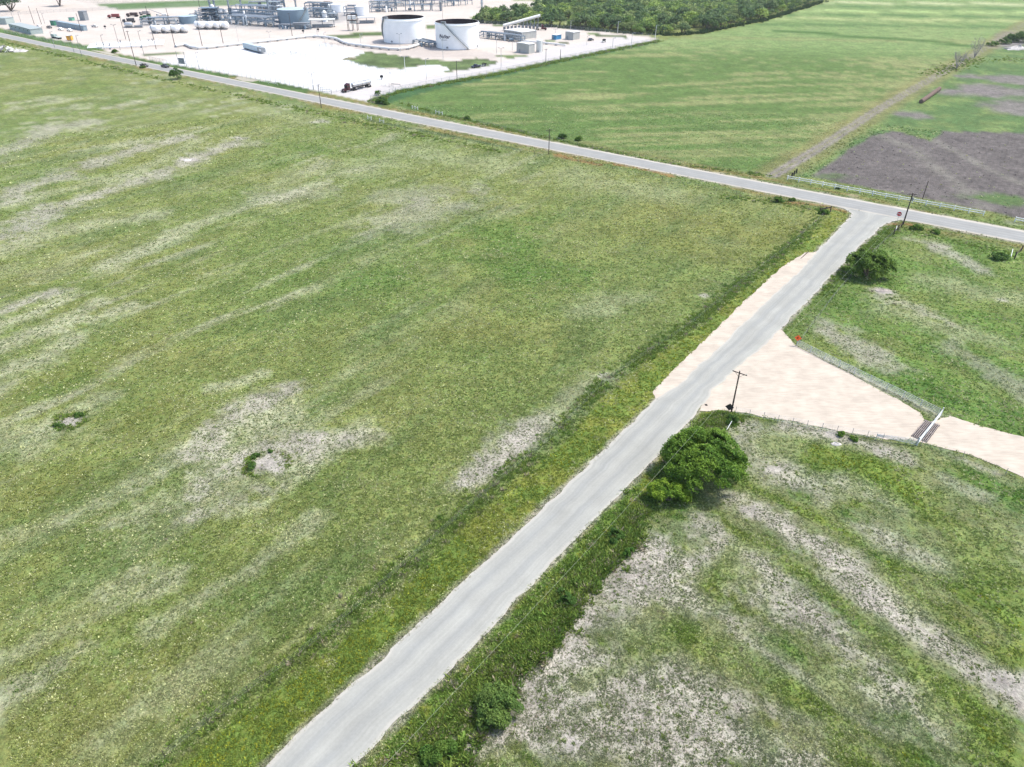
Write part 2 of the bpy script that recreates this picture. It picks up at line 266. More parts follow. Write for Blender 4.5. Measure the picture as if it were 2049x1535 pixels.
C = lambda *a: np.array(a)
def land(X, Y):
    """albedo, plant density (0..1), plant height factor, texture strength"""
    n = X.size
    w1 = fbm(X / 9, Y / 9, 4, 1) - .5; w2 = fbm(X / 2.2, Y / 2.2, 3, 2) - .5; w3 = fbm(X / 0.7, Y / 0.7, 2, 3) - .5
    big = fbm(X / 38, Y / 38, 3, 4)
    a52 = fbm(*rotn(X, Y, 54, 30, 3.4), 5, 5); a37 = fbm(*rotn(X, Y, -42, 20, 3.2), 4, 6)
    col = np.empty((n, 3)); dens = np.ones(n); hgt = np.ones(n); tex = np.ones(n)
    def mixc(c, m): col[:] = col * (1 - m[:, None]) + (c if c.ndim == 2 else c[None]) * m[:, None]
    def mixs(a, v, m): a[:] = a * (1 - m) + v * m
    right = sstep(-3, 3, -poly_sd(X, Y, RFIELD) + w1 * 4)
    # meadow everywhere
    g = np.clip(.5 + 1.6 * (big - .5) + 1.2 * w1, 0, 1)[:, None]
    col[:] = C(.114, .154, .046) * (1 - g) + C(.152, .170, .056) * g
    st = sstep(.50, .74, a52 + .35 * w1)
    mixc(C(.100, .142, .034) * (1 - g) + C(.122, .152, .036) * g, right * .85)
    mixc(C(.245, .255, .160), st * (.12 + .75 * (1 - sstep(-70, 10, X - .25 * (Y - 80)))) * (.35 + .65 * sstep(.4, .6, fbm(X / 30, Y / 30, 3, 17))) * (1 - right))
    st2 = sstep(.55, .75, fbm(*rotn(X, Y, 56, 30, 6), 4, 15) + .3 * w1)
    mixc(C(.078, .122, .040), st2 * .5 * (1 - right))
    rs = sstep(.46, .64, a37 + .5 * w1 + .15 * w2)
    mixc(C(.074, .130, .030), right * sstep(.45, .7, fbm(X / 6, Y / 6, 3, 22)) * .75)
    mixc(C(.205, .198, .145), rs * .34 * right); mixs(dens, .65, rs * .7 * right); mixs(hgt, .7, rs * right)
    RM = pl([(1720, 500), (1790, 455), (2049, 505), (2600, 600), (2600, 1000), (2049, 880), (1860, 825), (1600, 690), (1580, 660)])
    rmm = (1 - sstep(-2, 3, poly_sd(X, Y, RM) + 4 * w1)) * (.35 + .65 * sstep(.40, .60, fbm(*rotn(X, Y, -35, 12, 5), 4, 24)))
    mixc(C(.088, .150, .034), rmm * .8)
    def streaks(lst, c, amp, dn=None, ht=None, soft=.05):
        for pts, wd, k in lst:
            P = pl(pts); x0 = min(p[0] for p in P) - 3 * wd - 5; x1 = max(p[0] for p in P) + 3 * wd + 5
            y0 = min(p[1] for p in P) - 3 * wd - 5; y1 = max(p[1] for p in P) + 3 * wd + 5
            I = np.where((X > x0) & (X < x1) & (Y > y0) & (Y < y1))[0]
            if not len(I): continue
            d = line_d(X[I], Y[I], P) / wd + amp * (w1[I] * 1.6 + w2[I] * 1.0 + w3[I] * .5)
            m = (1 - sstep(soft, 1.75, d)) * k * .88
            col[I] = col[I] * (1 - m[:, None]) + c * m[:, None]
            if dn is not None: dens[I] = dens[I] * (1 - m) + dn * m
            if ht is not None: hgt[I] = hgt[I] * (1 - m) + ht * m
    streaks(OLIVE, C(.128, .138, .038), 1.1)
    streaks(LUSH, C(.066, .128, .026), 1.3, None, 1.2)
    streaks(PALE, C(.275, .285, .180), 1.5, None, .9)
    streaks(DIRT, C(.300, .280, .240), 1.6, .66, .6)
    streaks(GREENR, C(.112, .156, .030), 1.7, .95, 1.1)
    for (px, r, k) in BARE:
        P = at(*px); I = np.where((abs(X - P.x) < 4 * r) & (abs(Y - P.y) < 4 * r))[0]
        if len(I):
            d = np.hypot((X[I] - P.x) * .8, Y[I] - P.y) / r + 1.3 * w2[I] + 1.3 * w1[I]
            m = (1 - sstep(.5, 1.3, d)) * k
            col[I] = col[I] * (1 - m[:, None]) + C(.315, .295, .262) * m[:, None]; dens[I] *= 1 - m
    # far meadows smoother, with grey-brown tints
    # fence line of weeds left of the lane
    dl = line_d(X, Y, FL_W); near = 1 - sstep(.3, 2.0, dl + 2.2 * w1 + 1.2 * w2)
    mixc(C(.082, .128, .036), near * .6); mixs(hgt, 1.2, near)
    dr = np.minimum(line_d(X, Y, NRL_W), line_d(X, Y, NRR_W))
    nl = poly_sd(X, Y, NRL_W + NRR_W[::-1])
    fl_poly = FL_W + NRL_W[::-1]; v = 1 - sstep(-.6, .6, poly_sd(X, Y, fl_poly) + w2 * 1.2)
    v = v * sstep(.9, 2.4, dl + 1.5 * w1)
    yy = sstep(.42, .66, fbm(X / 3.5, Y / 3.5, 3, 31) + .25 * w1)[:, None]
    mixc(C(.104, .148, .031) * (1 - yy) + C(.142, .164, .034) * yy, v * .95); mixs(hgt, 1.1, v)
    rv_poly = NRR_W[:13] + RFIELD_EDGE[::-1]
    rv = 1 - sstep(-1.0, .8, poly_sd(X, Y, rv_poly) + 2.4 * w1 + 1.2 * w2)
    yy2 = sstep(.5, .7, fbm(X / 2.5, Y / 2.5, 3, 33))[:, None]
    mixc(C(.096, .152, .030) * (1 - yy2) + C(.155, .172, .034) * yy2, rv * .95); mixs(hgt, 1.15, rv); mixs(dens, 1, rv)
    rm = (1 - sstep(2, 7, line_d(X, Y, pl([(1555, 668), (1640, 582), (1717, 500), (1760, 468), (1790, 450)])) + 3 * w1))
    mixc(C(.078, .120, .030), rm * .8); mixs(dens, 1, rm)
    # crop field and beyond
    cm = 1 - sstep(-.8, .8, poly_sd(X, Y, CROP))
    cs = fbm(*rotn(X, Y, 8, 46, 5), 4, 41); cb = fbm(X / 45, Y / 60, 3, 42)
    q = sstep(.46, .64, cs * .62 + cb * .38)[:, None] * .85
    cc = C(.080, .130, .036) * (1 - q) + C(.185, .200, .084) * q
    far = sstep(470, 560, Y + .22 * X)[:, None]
    cf = C(.150, .215, .078)
    cc = cc * (1 - far * .75) + cf * far * .75
    for (yy0, wv, tone, k) in ((600, 9, (.05, .11, .03), .7), (640, 8, (.27, .30, .13), .8), (668, 7, (.06, .12, .035), .85), (700, 9, (.26, .34, .13), .8), (735, 10, (.065, .13, .04), .85), (775, 11, (.34, .36, .20), .8), (830, 14, (.10, .18, .05), .8), (880, 16, (.34, .38, .2), .8), (520, 8, (.17, .18, .075), .6)):
        dd = abs(Y + .10 * X - 30 - yy0 + 14 * w1) / wv
        m = ((1 - sstep(.3, 1.3, dd)) * k)[:, None]; cc = cc * (1 - m) + C(*tone) * m
    mixc(cc, cm); mixs(hgt, .55, cm)
    ds = line_d(X, Y, pl([(1560, 62), (1760, 76), (1960, 92)])); mixc(C(.040, .095, .018), cm * (1 - sstep(4, 7.5, ds + 3 * w1)) * .9)
    wf = 1 - sstep(-.8, .8, poly_sd(X, Y, WEEDF))
    wq = sstep(.45, .7, fbm(X / 9, Y / 9, 4, 51))[:, None]
    wc = C(.072, .124, .042) * (1 - wq) + C(.118, .165, .056) * wq
    mixc(wc, wf)
    for px, r in (((1990, 180), 14), ((1960, 186), 10), ((2030, 160), 12), ((1897, 184), 5), ((1935, 153), 6), ((1826, 231), 6), ((2049, 215), 14)):
        P = at(*px); d = np.hypot((X - P.x) / 1.3, (Y - P.y) / 1.2) / r + 1.0 * w1
        mixc(C(.145, .130, .125), (1 - sstep(.6, 1.15, d)) * wf * .9)
    pm = 1 - sstep(-.9, .9, poly_sd(X, Y, PLOUGH) + 2.8 * w1 * sstep(230, 270, Y))
    row = .5 + .5 * np.sin(((X * sin(R(52)) - Y * cos(R(52))) + 1.2 * w1) * 2 * pi / 2.0)
    soil = C(.100, .090, .085)[None] * (.92 + .16 * row + .35 * w2 + .3 * w3)[:, None]
    mixc(soil, pm); mixs(dens, .04, pm)
    for pts, wd in (([(1755, 270), (1830, 300), (1900, 355), (1975, 415)], 3.2), ([(1860, 275), (1960, 330), (2049, 370)], 2.0)):
        mixc(C(.160, .152, .130), (1 - sstep(.0, 1.6, line_d(X, Y, pl(pts)) / wd + 1.8 * w1 + 1.4 * w2)) * pm * .7)
    P = at(2030, 402); mixc(C(.072, .122, .038), (1 - sstep(.4, 1.3, np.hypot((X - P.x) / 1.7, Y - P.y) / 7 + 1.8 * w1 + w2)) * .9)
    P = at(1672, 353); mixc(C(.078, .118, .045), (1 - sstep(.3, 1.3, np.hypot((X - P.x) / 2.2, Y - P.y) / 3 + 1.6 * w1 + w2)) * .7)
    p2 = 1 - sstep(-2, 2, poly_sd(X, Y, PLOUGH2)); mixc(C(.17, .16, .155), p2); mixs(dens, .05, p2)
    # field track
    dt = line_d(X, Y, TRACK); ed = 1 - sstep(1.8, 3.2, dt + 1.6 * w1)
    mixc(C(.16, .15, .062), (1 - sstep(4, 9, dt + 3 * w1)) * .65)
    rut = np.maximum(1 - sstep(.5, 1.3, abs(dt - 1.2) + .8 * w2), .2 * ed)
    mixc(C(.185, .165, .16), rut * np.clip(1.25 - Y / 620, .3, 1)); mixs(dens, .15, ed)
    # beyond everything: far country
    fr = sstep(820, 900, Y + 60 * w1); mixc(C(.12, .18, .065), fr * (1 - cm))
    # plant ground
    ym = 1 - sstep(-1.2, 1.2, poly_sd(X, Y, YARD_T) + 2 * w1)
    tn = fbm(*rotn(X, Y, -37, 60, 14), 4, 61)[:, None]
    mixc(C(.41, .355, .305) * (1 - tn) + C(.46, .425, .39) * tn, ym); mixs(dens, 0, ym); mixs(tex, .22, ym)
    ftop = (1 - sstep(-3, 3, poly_sd(X, Y, pl([(-900, -90), (-300, -62), (560, -30), (1000, -12), (600, -5), (520, 0), (230, 7), (190, 9), (140, 0), (-400, -50)])) + 8 * w1)); mixc(C(.40, .36, .33), ftop * .9); mixs(dens, 0, ftop)
    gs = (1 - sstep(-3, 3, poly_sd(X, Y, pl([(186, 8.5), (236, 18.5), (380, 13), (530, 8.5), (560, 3), (520, -1), (300, 3.5)])))); mixc(C(.075, .135, .05), gs * .9); mixs(tex, .7, gs)
    cr = 1 - sstep(-1, 1, poly_sd(X, Y, pl([(640, 183), (735, 204), (742, 196), (800, 179), (870, 166), (1000, 141), (1150, 111), (1316, 79), (1240, 74), (1130, 92), (1000, 125), (900, 146), (800, 168), (700, 178)])) + .6 * w1)
    mixc(C(.40, .388, .385), cr * .85)
    pg = 1 - sstep(-3, 4, poly_sd(X, Y, pl([(280, 40), (450, 36), (560, 22), (700, 18), (722, 36), (668, 47), (625, 59), (560, 60), (450, 57), (380, 50), (282, 53)])) + 6 * w1); mixc(C(.25, .25, .25), pg * .7)
    wy = 1 - sstep(-.8, .8, poly_sd(X, Y, WHITE) + 1.2 * w1); mixc(C(.53, .535, .535), wy); mixs(tex, .10, wy)
    gr2 = 1 - sstep(-.8, .8, poly_sd(X, Y, pl([(700, 96), (760, 85), (768, 84), (960, 100), (1000, 112), (985, 120), (950, 116), (850, 117), (735, 101)])) + 1.2 * w1); mixc(C(.36, .32, .29), gr2 * .75)
    for pts in GRASS_P:
        m = 1 - sstep(-.6, .6, poly_sd(X, Y, pts) + 2.2 * w1 + .8 * w2)
        mixc(C(.082, .116, .044)[None] * (1 + 1.4 * w1[:, None]), m); mixs(tex, .8, m); mixs(dens, .8, m); mixs(hgt, .5, m)
    hm = 1 - sstep(-.8, .8, poly_sd(X, Y, HEDGE) + 1.8 * w1); mixc(C(.042, .092, .034), hm); mixs(tex, 1, hm); mixs(dens, 1, hm); mixs(hgt, 1.7, hm)
    # verges of the main road
    fm_d = np.minimum(line_d(X, Y, FM_T), line_d(X, Y, FM_B)); fmv = (1 - sstep(2.5, 9, fm_d + 4 * w1)) * (1 - ym)
    bn = sstep(.45, .7, fbm(*rotn(X, Y, -37, 22, 3), 3, 71))[:, None]
    mixc(C(.090, .130, .038) * (1 - bn) + C(.165, .130, .050) * bn, fmv * .75)
    for pts, wd in (([(735, 240), (900, 272), (1040, 300)], 1.6), ([(840, 222), (1000, 252), (1200, 300)], 1.3)):
        mixc(C(.05, .08, .03), (1 - sstep(.3, 1.2, line_d(X, Y, pl(pts)) / wd + 1.5 * w1 + w2)) * .8)
    for pts, wd in (([(1230, 328), (1300, 341), (1345, 352)], 1.5), ([(1570, 405), (1640, 410), (1690, 424)], 1.4), ([(1780, 448), (1830, 450)], 1.2), ([(1115, 312), (1200, 330)], 1.4)):
        mixc(C(.19, .115, .045), (1 - sstep(.3, 1.2, line_d(X, Y, pl(pts)) / wd + 1.3 * w1 + w2)) * .85)
    # driveway mouths and worn edges beside the roads
    sh = (1 - sstep(0, 1.2, np.minimum(fm_d, np.where(dr < 60, dr, 60) * 1.3) + 1.4 * w2 + .5 * w1)) * (1 - ym)
    mixc(C(.30, .27, .24), sh * .7); mixs(dens, .5, sh)
    for pts in VERGE_P:
        m = 1 - sstep(-.5, .9, poly_sd(X, Y, pts) + 1.2 * w1 + .6 * w2)
        mixc(C(.070, .122, .034)[None] * (1 + 1.2 * w1[:, None]), m); mixs(tex, .9, m); mixs(dens, .9, m); mixs(hgt, .5, m)
    return np.clip(col, .004, .9), np.clip(dens, 0, 1), np.clip(hgt, .2, 3), np.clip(tex, 0, 1)

def land_material():
    m = bpy.data.materials.new('land'); m.use_nodes = True
    n = m.node_tree.nodes; l = m.node_tree.links; b = n['Principled BSDF']
    b.inputs['Roughness'].default_value = .95; b.inputs['Specular IOR Level'].default_value = .1
    a = n.new('ShaderNodeAttribute'); a.attribute_name = 'Col'
    t = n.new('ShaderNodeAttribute'); t.attribute_name = 'tex'
    tc = n.new('ShaderNodeTexCoord')
    def noise(sc, det, lo, hi, o0, o1):
        z = n.new('ShaderNodeTexNoise'); z.inputs['Scale'].default_value = sc; z.inputs['Detail'].default_value = det
        z.inputs['Roughness'].default_value = .65; l.new(tc.outputs['Object'], z.inputs['Vector'])
        r = n.new('ShaderNodeMapRange'); l.new(z.outputs['Fac'], r.inputs[0])
        for i, v in enumerate((lo, hi, o0, o1)): r.inputs[1 + i].default_value = v
        return r.outputs[0], z.outputs['Fac']
    f1, h1 = noise(2.6, 6, .34, .66, .70, 1.30)
    f2, h2 = noise(.55, 5, .36, .64, .78, 1.22)
    f3, h3 = noise(.12, 4, .36, .64, .84, 1.18)
    mu = n.new('ShaderNodeMath'); mu.operation = 'MULTIPLY'; l.new(f1, mu.inputs[0]); l.new(f2, mu.inputs[1])
    mu2 = n.new('ShaderNodeMath'); mu2.operation = 'MULTIPLY'; l.new(mu.outputs[0], mu2.inputs[0]); l.new(f3, mu2.inputs[1])
    mm = n.new('ShaderNodeMix'); mm.data_type = 'FLOAT'; l.new(t.outputs['Fac'], mm.inputs[0]); mm.inputs[2].default_value = 1; l.new(mu2.outputs[0], mm.inputs[3])
    mx = n.new('ShaderNodeMix'); mx.data_type = 'RGBA'; mx.blend_type = 'MULTIPLY'; mx.inputs[0].default_value = 1
    l.new(a.outputs['Color'], mx.inputs[6]); l.new(mm.outputs[0], mx.inputs[7])
    hs = n.new('ShaderNodeHueSaturation'); l.new(mx.outputs[2], hs.inputs['Color'])
    f4, h4 = noise(.9, 4, .35, .65, .478, .522); l.new(f4, hs.inputs['Hue'])
    l.new(hs.outputs[0], b.inputs['Base Color'])
    bp = n.new('ShaderNodeBump'); bp.inputs['Distance'].default_value = .25; l.new(h1, bp.inputs['Height']); l.new(t.outputs['Fac'], bp.inputs['Strength'])
    l.new(bp.outputs[0], b.inputs['Normal'])
    return m

def build_land():
    az = np.r_[np.arange(-180, -52, 4.0), np.arange(-52, 52.01, .125), np.arange(56, 180, 4.0)]
    dep = np.r_[np.arange(68, 4.2, -.125)]
    rad = np.r_[3.0, 12.0, CAMH / np.tan(np.radians(dep)), 1000, 1080, 1180, 1350, 1600, 2000, 3000, 5000, 9000]
    A, Q = np.meshgrid(np.radians(az), rad, indexing='ij')
    X = (Q * np.sin(A)).ravel(); Y = (Q * np.cos(A)).ravel()
    na, nr = A.shape
    col, dens, hg, tex = land(X, Y)
    idx = np.arange(na * nr).reshape(na, nr); nx = np.roll(idx, -1, 0)
    F = np.stack([idx[:, :-1], idx[:, 1:], nx[:, 1:], nx[:, :-1]], -1).reshape(-1, 4)[:, ::-1]
    V = np.c_[X, Y, np.zeros(X.size)]
    V = np.r_[V, [[0, 0, 0]]]; col = np.r_[col, col[:1]]; tex = np.r_[tex, [1]]
    o = npmesh('ground', V, F, land_material(), col)
    cap = o.data
    at_ = cap.attributes.new('tex', 'FLOAT', 'POINT'); at_.data.foreach_set('value', tex.astype(np.float32))
    tag(o, kind='structure'); o['label'] = 'flat farmland of meadows, crop field, ploughed soil and pale plant yard'
    return o
build_land()
# ------------------------------------------------------------------ roads
def ribbon(name, Lp, Rp, m, z, step=.6, rag=0.0, nl=14, seed=0, label=None):
    """road sheet between two edge lines (world points), with ragged edges"""
    def res(P, n):
        P = np.array(P); d = np.r_[0, np.cumsum(np.hypot(*np.diff(P, axis=0).T))]
        t = np.linspace(0, d[-1], n); return np.c_[np.interp(t, d, P[:, 0]), np.interp(t, d, P[:, 1])], t
    Lg = sum(math.dist(a, b) for a, b in zip(Lp[:-1], Lp[1:])); n = int(Lg / step) + 2
    A, t = res(Lp, n); B, t2 = res(Rp, n)
    D = B - A; D /= np.linalg.norm(D, axis=1)[:, None]
    ra = (fbm(t / 3.0, t * 0 + seed, 4, 80 + seed) - .5) * rag; rb = (fbm(t / 3.0, t * 0 + seed + 5, 4, 90 + seed) - .5) * rag
    A = A + D * ra[:, None]; B = B + D * rb[:, None]
    u = np.linspace(0, 1, nl)
    V = (A[:, None, :] * (1 - u[None, :, None]) + B[:, None, :] * u[None, :, None]).reshape(-1, 2)
    V = np.c_[V, np.full(len(V), z)]
    idx = np.arange(n * nl).reshape(n, nl)
    F = np.stack([idx[:-1, :-1], idx[:-1, 1:], idx[1:, 1:], idx[1:, :-1]], -1).reshape(-1, 4)
    e1 = V[F[0, 1]] - V[F[0, 0]]; e2 = V[F[0, 2]] - V[F[0, 1]]
    if e1[0] * e2[1] - e1[1] * e2[0] < 0: F = F[:, ::-1]
    o = npmesh(name, V, F, m)
    uv = o.data.attributes.new('lane', 'FLOAT_VECTOR', 'POINT')
    U = np.tile(u, n); T = np.repeat(t, nl)
    uv.data.foreach_set('vector', np.c_[U, T, np.zeros(len(U))].astype(np.float32).ravel())
    tag(o, label, kind='structure'); return o

def road_material(name, base, edge, track, tracks, cracks=.25, edge_w=.1):
    m = bpy.data.materials.new(name); m.use_nodes = True
    n = m.node_tree.nodes; l = m.node_tree.links; b = n['Principled BSDF']
    b.inputs['Roughness'].default_value = .9; b.inputs['Specular IOR Level'].default_value = .15
    a = n.new('ShaderNodeAttribute'); a.attribute_name = 'lane'
    sx = n.new('ShaderNodeSeparateXYZ'); l.new(a.outputs['Vector'], sx.inputs[0])
    tc = n.new('ShaderNodeTexCoord')
    def math_(op, i0, i1=None, i2=None):
        k = n.new('ShaderNodeMath'); k.operation = op
        for i, v in enumerate((i0, i1, i2)):
            if v is None: continue
            if isinstance(v, (int, float)): k.inputs[i].default_value = v
            else: l.new(v, k.inputs[i])
        return k.outputs[0]
    # streaky wear along the lane
    cb = n.new('ShaderNodeCombineXYZ'); l.new(math_('MULTIPLY', sx.outputs[0], 26.0), cb.inputs[0]); l.new(math_('MULTIPLY', sx.outputs[1], .05), cb.inputs[1])
    zs = n.new('ShaderNodeTexNoise'); zs.inputs['Scale'].default_value = 1; zs.inputs['Detail'].default_value = 4; l.new(cb.outputs[0], zs.inputs['Vector'])
    zf = n.new('ShaderNodeTexNoise'); zf.inputs['Scale'].default_value = 3.5; zf.inputs['Detail'].default_value = 6; l.new(tc.outputs['Object'], zf.inputs['Vector'])
    zb = n.new('ShaderNodeTexNoise'); zb.inputs['Scale'].default_value = .22; zb.inputs['Detail'].default_value = 4; l.new(tc.outputs['Object'], zb.inputs['Vector'])
    cur = None
    mix = n.new('ShaderNodeMix'); mix.data_type = 'RGBA'; mix.inputs[6].default_value = (*base, 1); mix.inputs[7].default_value = (*track, 1)
    tot = None
    for c, w in tracks:
        d = math_('ABSOLUTE', math_('SUBTRACT', sx.outputs[0], c)); k = n.new('ShaderNodeMapRange'); k.interpolation_type = 'SMOOTHSTEP'
        l.new(d, k.inputs[0]); k.inputs[1].default_value = 0; k.inputs[2].default_value = w; k.inputs[3].default_value = 1; k.inputs[4].default_value = 0
        tot = k.outputs[0] if tot is None else math_('MAXIMUM', tot, k.outputs[0])
    l.new(math_('MULTIPLY', tot, math_('ADD', math_('MULTIPLY', zb.outputs['Fac'], 1.1), .1)), mix.inputs[0])
    ed = math_('MINIMUM', sx.outputs[0], math_('SUBTRACT', 1.0, sx.outputs[0]))
    ed = math_('ADD', ed, math_('MULTIPLY', math_('SUBTRACT', zb.outputs['Fac'], .5), edge_w * 1.2))
    ek = n.new('ShaderNodeMapRange'); ek.interpolation_type = 'SMOOTHSTEP'; l.new(ed, ek.inputs[0])
    ek.inputs[1].default_value = 0; ek.inputs[2].default_value = edge_w; ek.inputs[3].default_value = 1; ek.inputs[4].default_value = 0
    mix2 = n.new('ShaderNodeMix'); mix2.data_type = 'RGBA'; l.new(ek.outputs[0], mix2.inputs[0]); l.new(mix.outputs[2], mix2.inputs[6]); mix2.inputs[7].default_value = (*edge, 1)
    v = math_('ADD', math_('MULTIPLY', zs.outputs['Fac'], cracks), math_('MULTIPLY', zf.outputs['Fac'], .22))
    v = math_('ADD', v, math_('MULTIPLY', zb.outputs['Fac'], .40)); v = math_('ADD', v, 1.0 - .5 * (cracks + .62))
    mx = n.new('ShaderNodeMix'); mx.data_type = 'RGBA'; mx.blend_type = 'MULTIPLY'; mx.inputs[0].default_value = 1
    l.new(mix2.outputs[2], mx.inputs[6]); l.new(v, mx.inputs[7]); l.new(mx.outputs[2], b.inputs['Base Color'])
    return m

M_LANE = road_material('worn_pale_asphalt', (.283, .286, .262), (.36, .348, .310), (.226, .234, .226), [(.28, .15), (.64, .15)], .34, .10)
M_FM = road_material('grey_asphalt', (.250, .254, .244), (.28, .278, .265), (.205, .210, .206), [(.16, .09), (.36, .09), (.64, .09), (.84, .09)], .14, .05)
M_SHL = road_material('pale_shoulder', (.37, .35, .305), (.32, .30, .24), (.34, .32, .29), [(.5, .1)], .15, .04)
ribbon('main_road_shoulder', FM_B, FM_T, M_SHL, .03, 1.5, .9, 10, 1, 'pale gravel shoulders along both edges of the main road')
inset = lambda A, B, k: [(a[0] + (b[0] - a[0]) * k, a[1] + (b[1] - a[1]) * k) for a, b in zip(A, B)]
ribbon('main_road', inset(FM_B, FM_T, .10), inset(FM_B, FM_T, .86), M_FM, .06, 1.5, .25, 30, 2, 'grey two-lane asphalt road crossing the fields')
ribbon('side_road', NRL_W, NRR_W, M_LANE, .075, .4, 1.0, 30, 3, 'pale worn asphalt lane running up to the junction')

def sheet(name, poly, m, z, label, seed=0, rag=.8, step=.5):
    P = []
    for a, b in zip(poly, poly[1:] + poly[:1]):
        k = max(1, int(math.dist(a, b) / step))
        for i in range(k): P.append((a[0] + (b[0] - a[0]) * i / k, a[1] + (b[1] - a[1]) * i / k))
    P = np.array(P); nn = (fbm(P[:, 0] / 2.0, P[:, 1] / 2.0, 4, 100 + seed) - .5) * rag
    T = np.roll(P, -1, 0) - np.roll(P, 1, 0); T /= np.linalg.norm(T, axis=1)[:, None] + 1e-9
    P = P + np.c_[-T[:, 1], T[:, 0]] * nn[:, None]
    me = bpy.data.meshes.new(name); me.from_pydata([(x, y, z) for x, y in P], [], [tuple(range(len(P)))]); me.update()
    if me.polygons[0].normal.z < 0: me.flip_normals()
    me.materials.append(m); o = bpy.data.objects.new(name, me); COL.objects.link(o)
    tag(o, label, kind='structure'); return o
M_CAL = mat('caliche_gravel', (.41, .362, .302), .95, var=.12, scale=.35, spec=.05)
n_ = M_CAL.node_tree.nodes; l_ = M_CAL.node_tree.links
zz = n_.new('ShaderNodeTexNoise'); zz.inputs['Scale'].default_value = 2.2; zz.inputs['Detail'].default_value = 7
mp = n_.new('ShaderNodeMapping'); mp.inputs['Rotation'].default_value = (0, 0, R(28)); mp.inputs['Scale'].default_value = (.22, 1.5, 1)
l_.new(n_['Texture Coordinate'].outputs['Object'], mp.inputs[0]); l_.new(mp.outputs[0], zz.inputs['Vector'])
rr = n_.new('ShaderNodeMapRange'); l_.new(zz.outputs['Fac'], rr.inputs[0]); rr.inputs[1].default_value = .3; rr.inputs[2].default_value = .7; rr.inputs[3].default_value = .90; rr.inputs[4].default_value = 1.10
m2 = n_.new('ShaderNodeMix'); m2.data_type = 'RGBA'; m2.blend_type = 'MULTIPLY'; m2.inputs[0].default_value = 1
src = n_['Principled BSDF'].inputs['Base Color'].links[0].from_socket
l_.new(src, m2.inputs[6]); l_.new(rr.outputs[0], m2.inputs[7]); l_.new(m2.outputs[2], n_['Principled BSDF'].inputs['Base Color'])
sheet('gravel_drive', CALICHE, M_CAL, .055, 'pinkish gravel apron narrowing to the cattle guard', 1, 1.0)
sheet('gravel_shoulder', SHOULDER, M_CAL, .05, 'pinkish gravel strip along the left of the lane', 2, .9)
for i, pts in enumerate(([(180, 100), (216, 109), (240, 113), (222, 106), (215, 104)], [(470, 157), (486, 162), (505, 164), (520, 161), (498, 157), (478, 153)])):
    sheet('gravel_entrance', pl(pts), M_SHL, .045, 'small gravel entrance crossing the main road verge', 5 + i, .6)
# ------------------------------------------------------------------ vegetation
M_GRASS = mat('grass_blades', (0, 0, 0), .8, var=.12, scale=.8, spec=.12, attr=True, trans=.30)
M_LEAF = mat('leaves', (0, 0, 0), .7, var=.15, scale=.9, spec=.2, attr=True, trans=.32)
M_BARK = mat('bark', (.16, .125, .10), .9, var=.3, scale=4, spec=.1)

def blades(P, hgt, wid, col, nb, lean=.7, jit=.22):
    """nb leaning three-cornered blades round each point; returns V, F, colours"""
    n = len(P); a = rng.uniform(0, 2 * pi, (n, nb)); b = rng.uniform(0, 2 * pi, (n, nb))
    off = rng.uniform(0, .55, (n, nb)) * wid[:, None]
    bx = P[:, 0, None] + np.cos(b) * off; by = P[:, 1, None] + np.sin(b) * off
    h = hgt[:, None] * rng.uniform(.55, 1.15, (n, nb)); w = wid[:, None] * rng.uniform(.22, .42, (n, nb)) * (1.0 if nb < 10 else .34)
    L = rng.uniform(.1, lean, (n, nb)) * h
    tx = bx + np.cos(b) * L; ty = by + np.sin(b) * L
    V = np.empty((n, nb, 3, 3))
    V[:, :, 0] = np.stack([bx - np.cos(a) * w, by - np.sin(a) * w, np.zeros_like(bx)], -1)
    V[:, :, 1] = np.stack([bx + np.cos(a) * w, by + np.sin(a) * w, np.zeros_like(bx)], -1)
    V[:, :, 2] = np.stack([tx, ty, h], -1); V[..., 2] += P[:, 2][:, None, None]
    c = col[:, None, :] * rng.normal(1, jit, (n, nb, 1)).clip(.4, 1.8)
    c = np.repeat(c[:, :, None, :], 3, 2)
    V = V.reshape(-1, 3); return V, np.arange(len(V)).reshape(-1, 3), c.reshape(-1, 3)

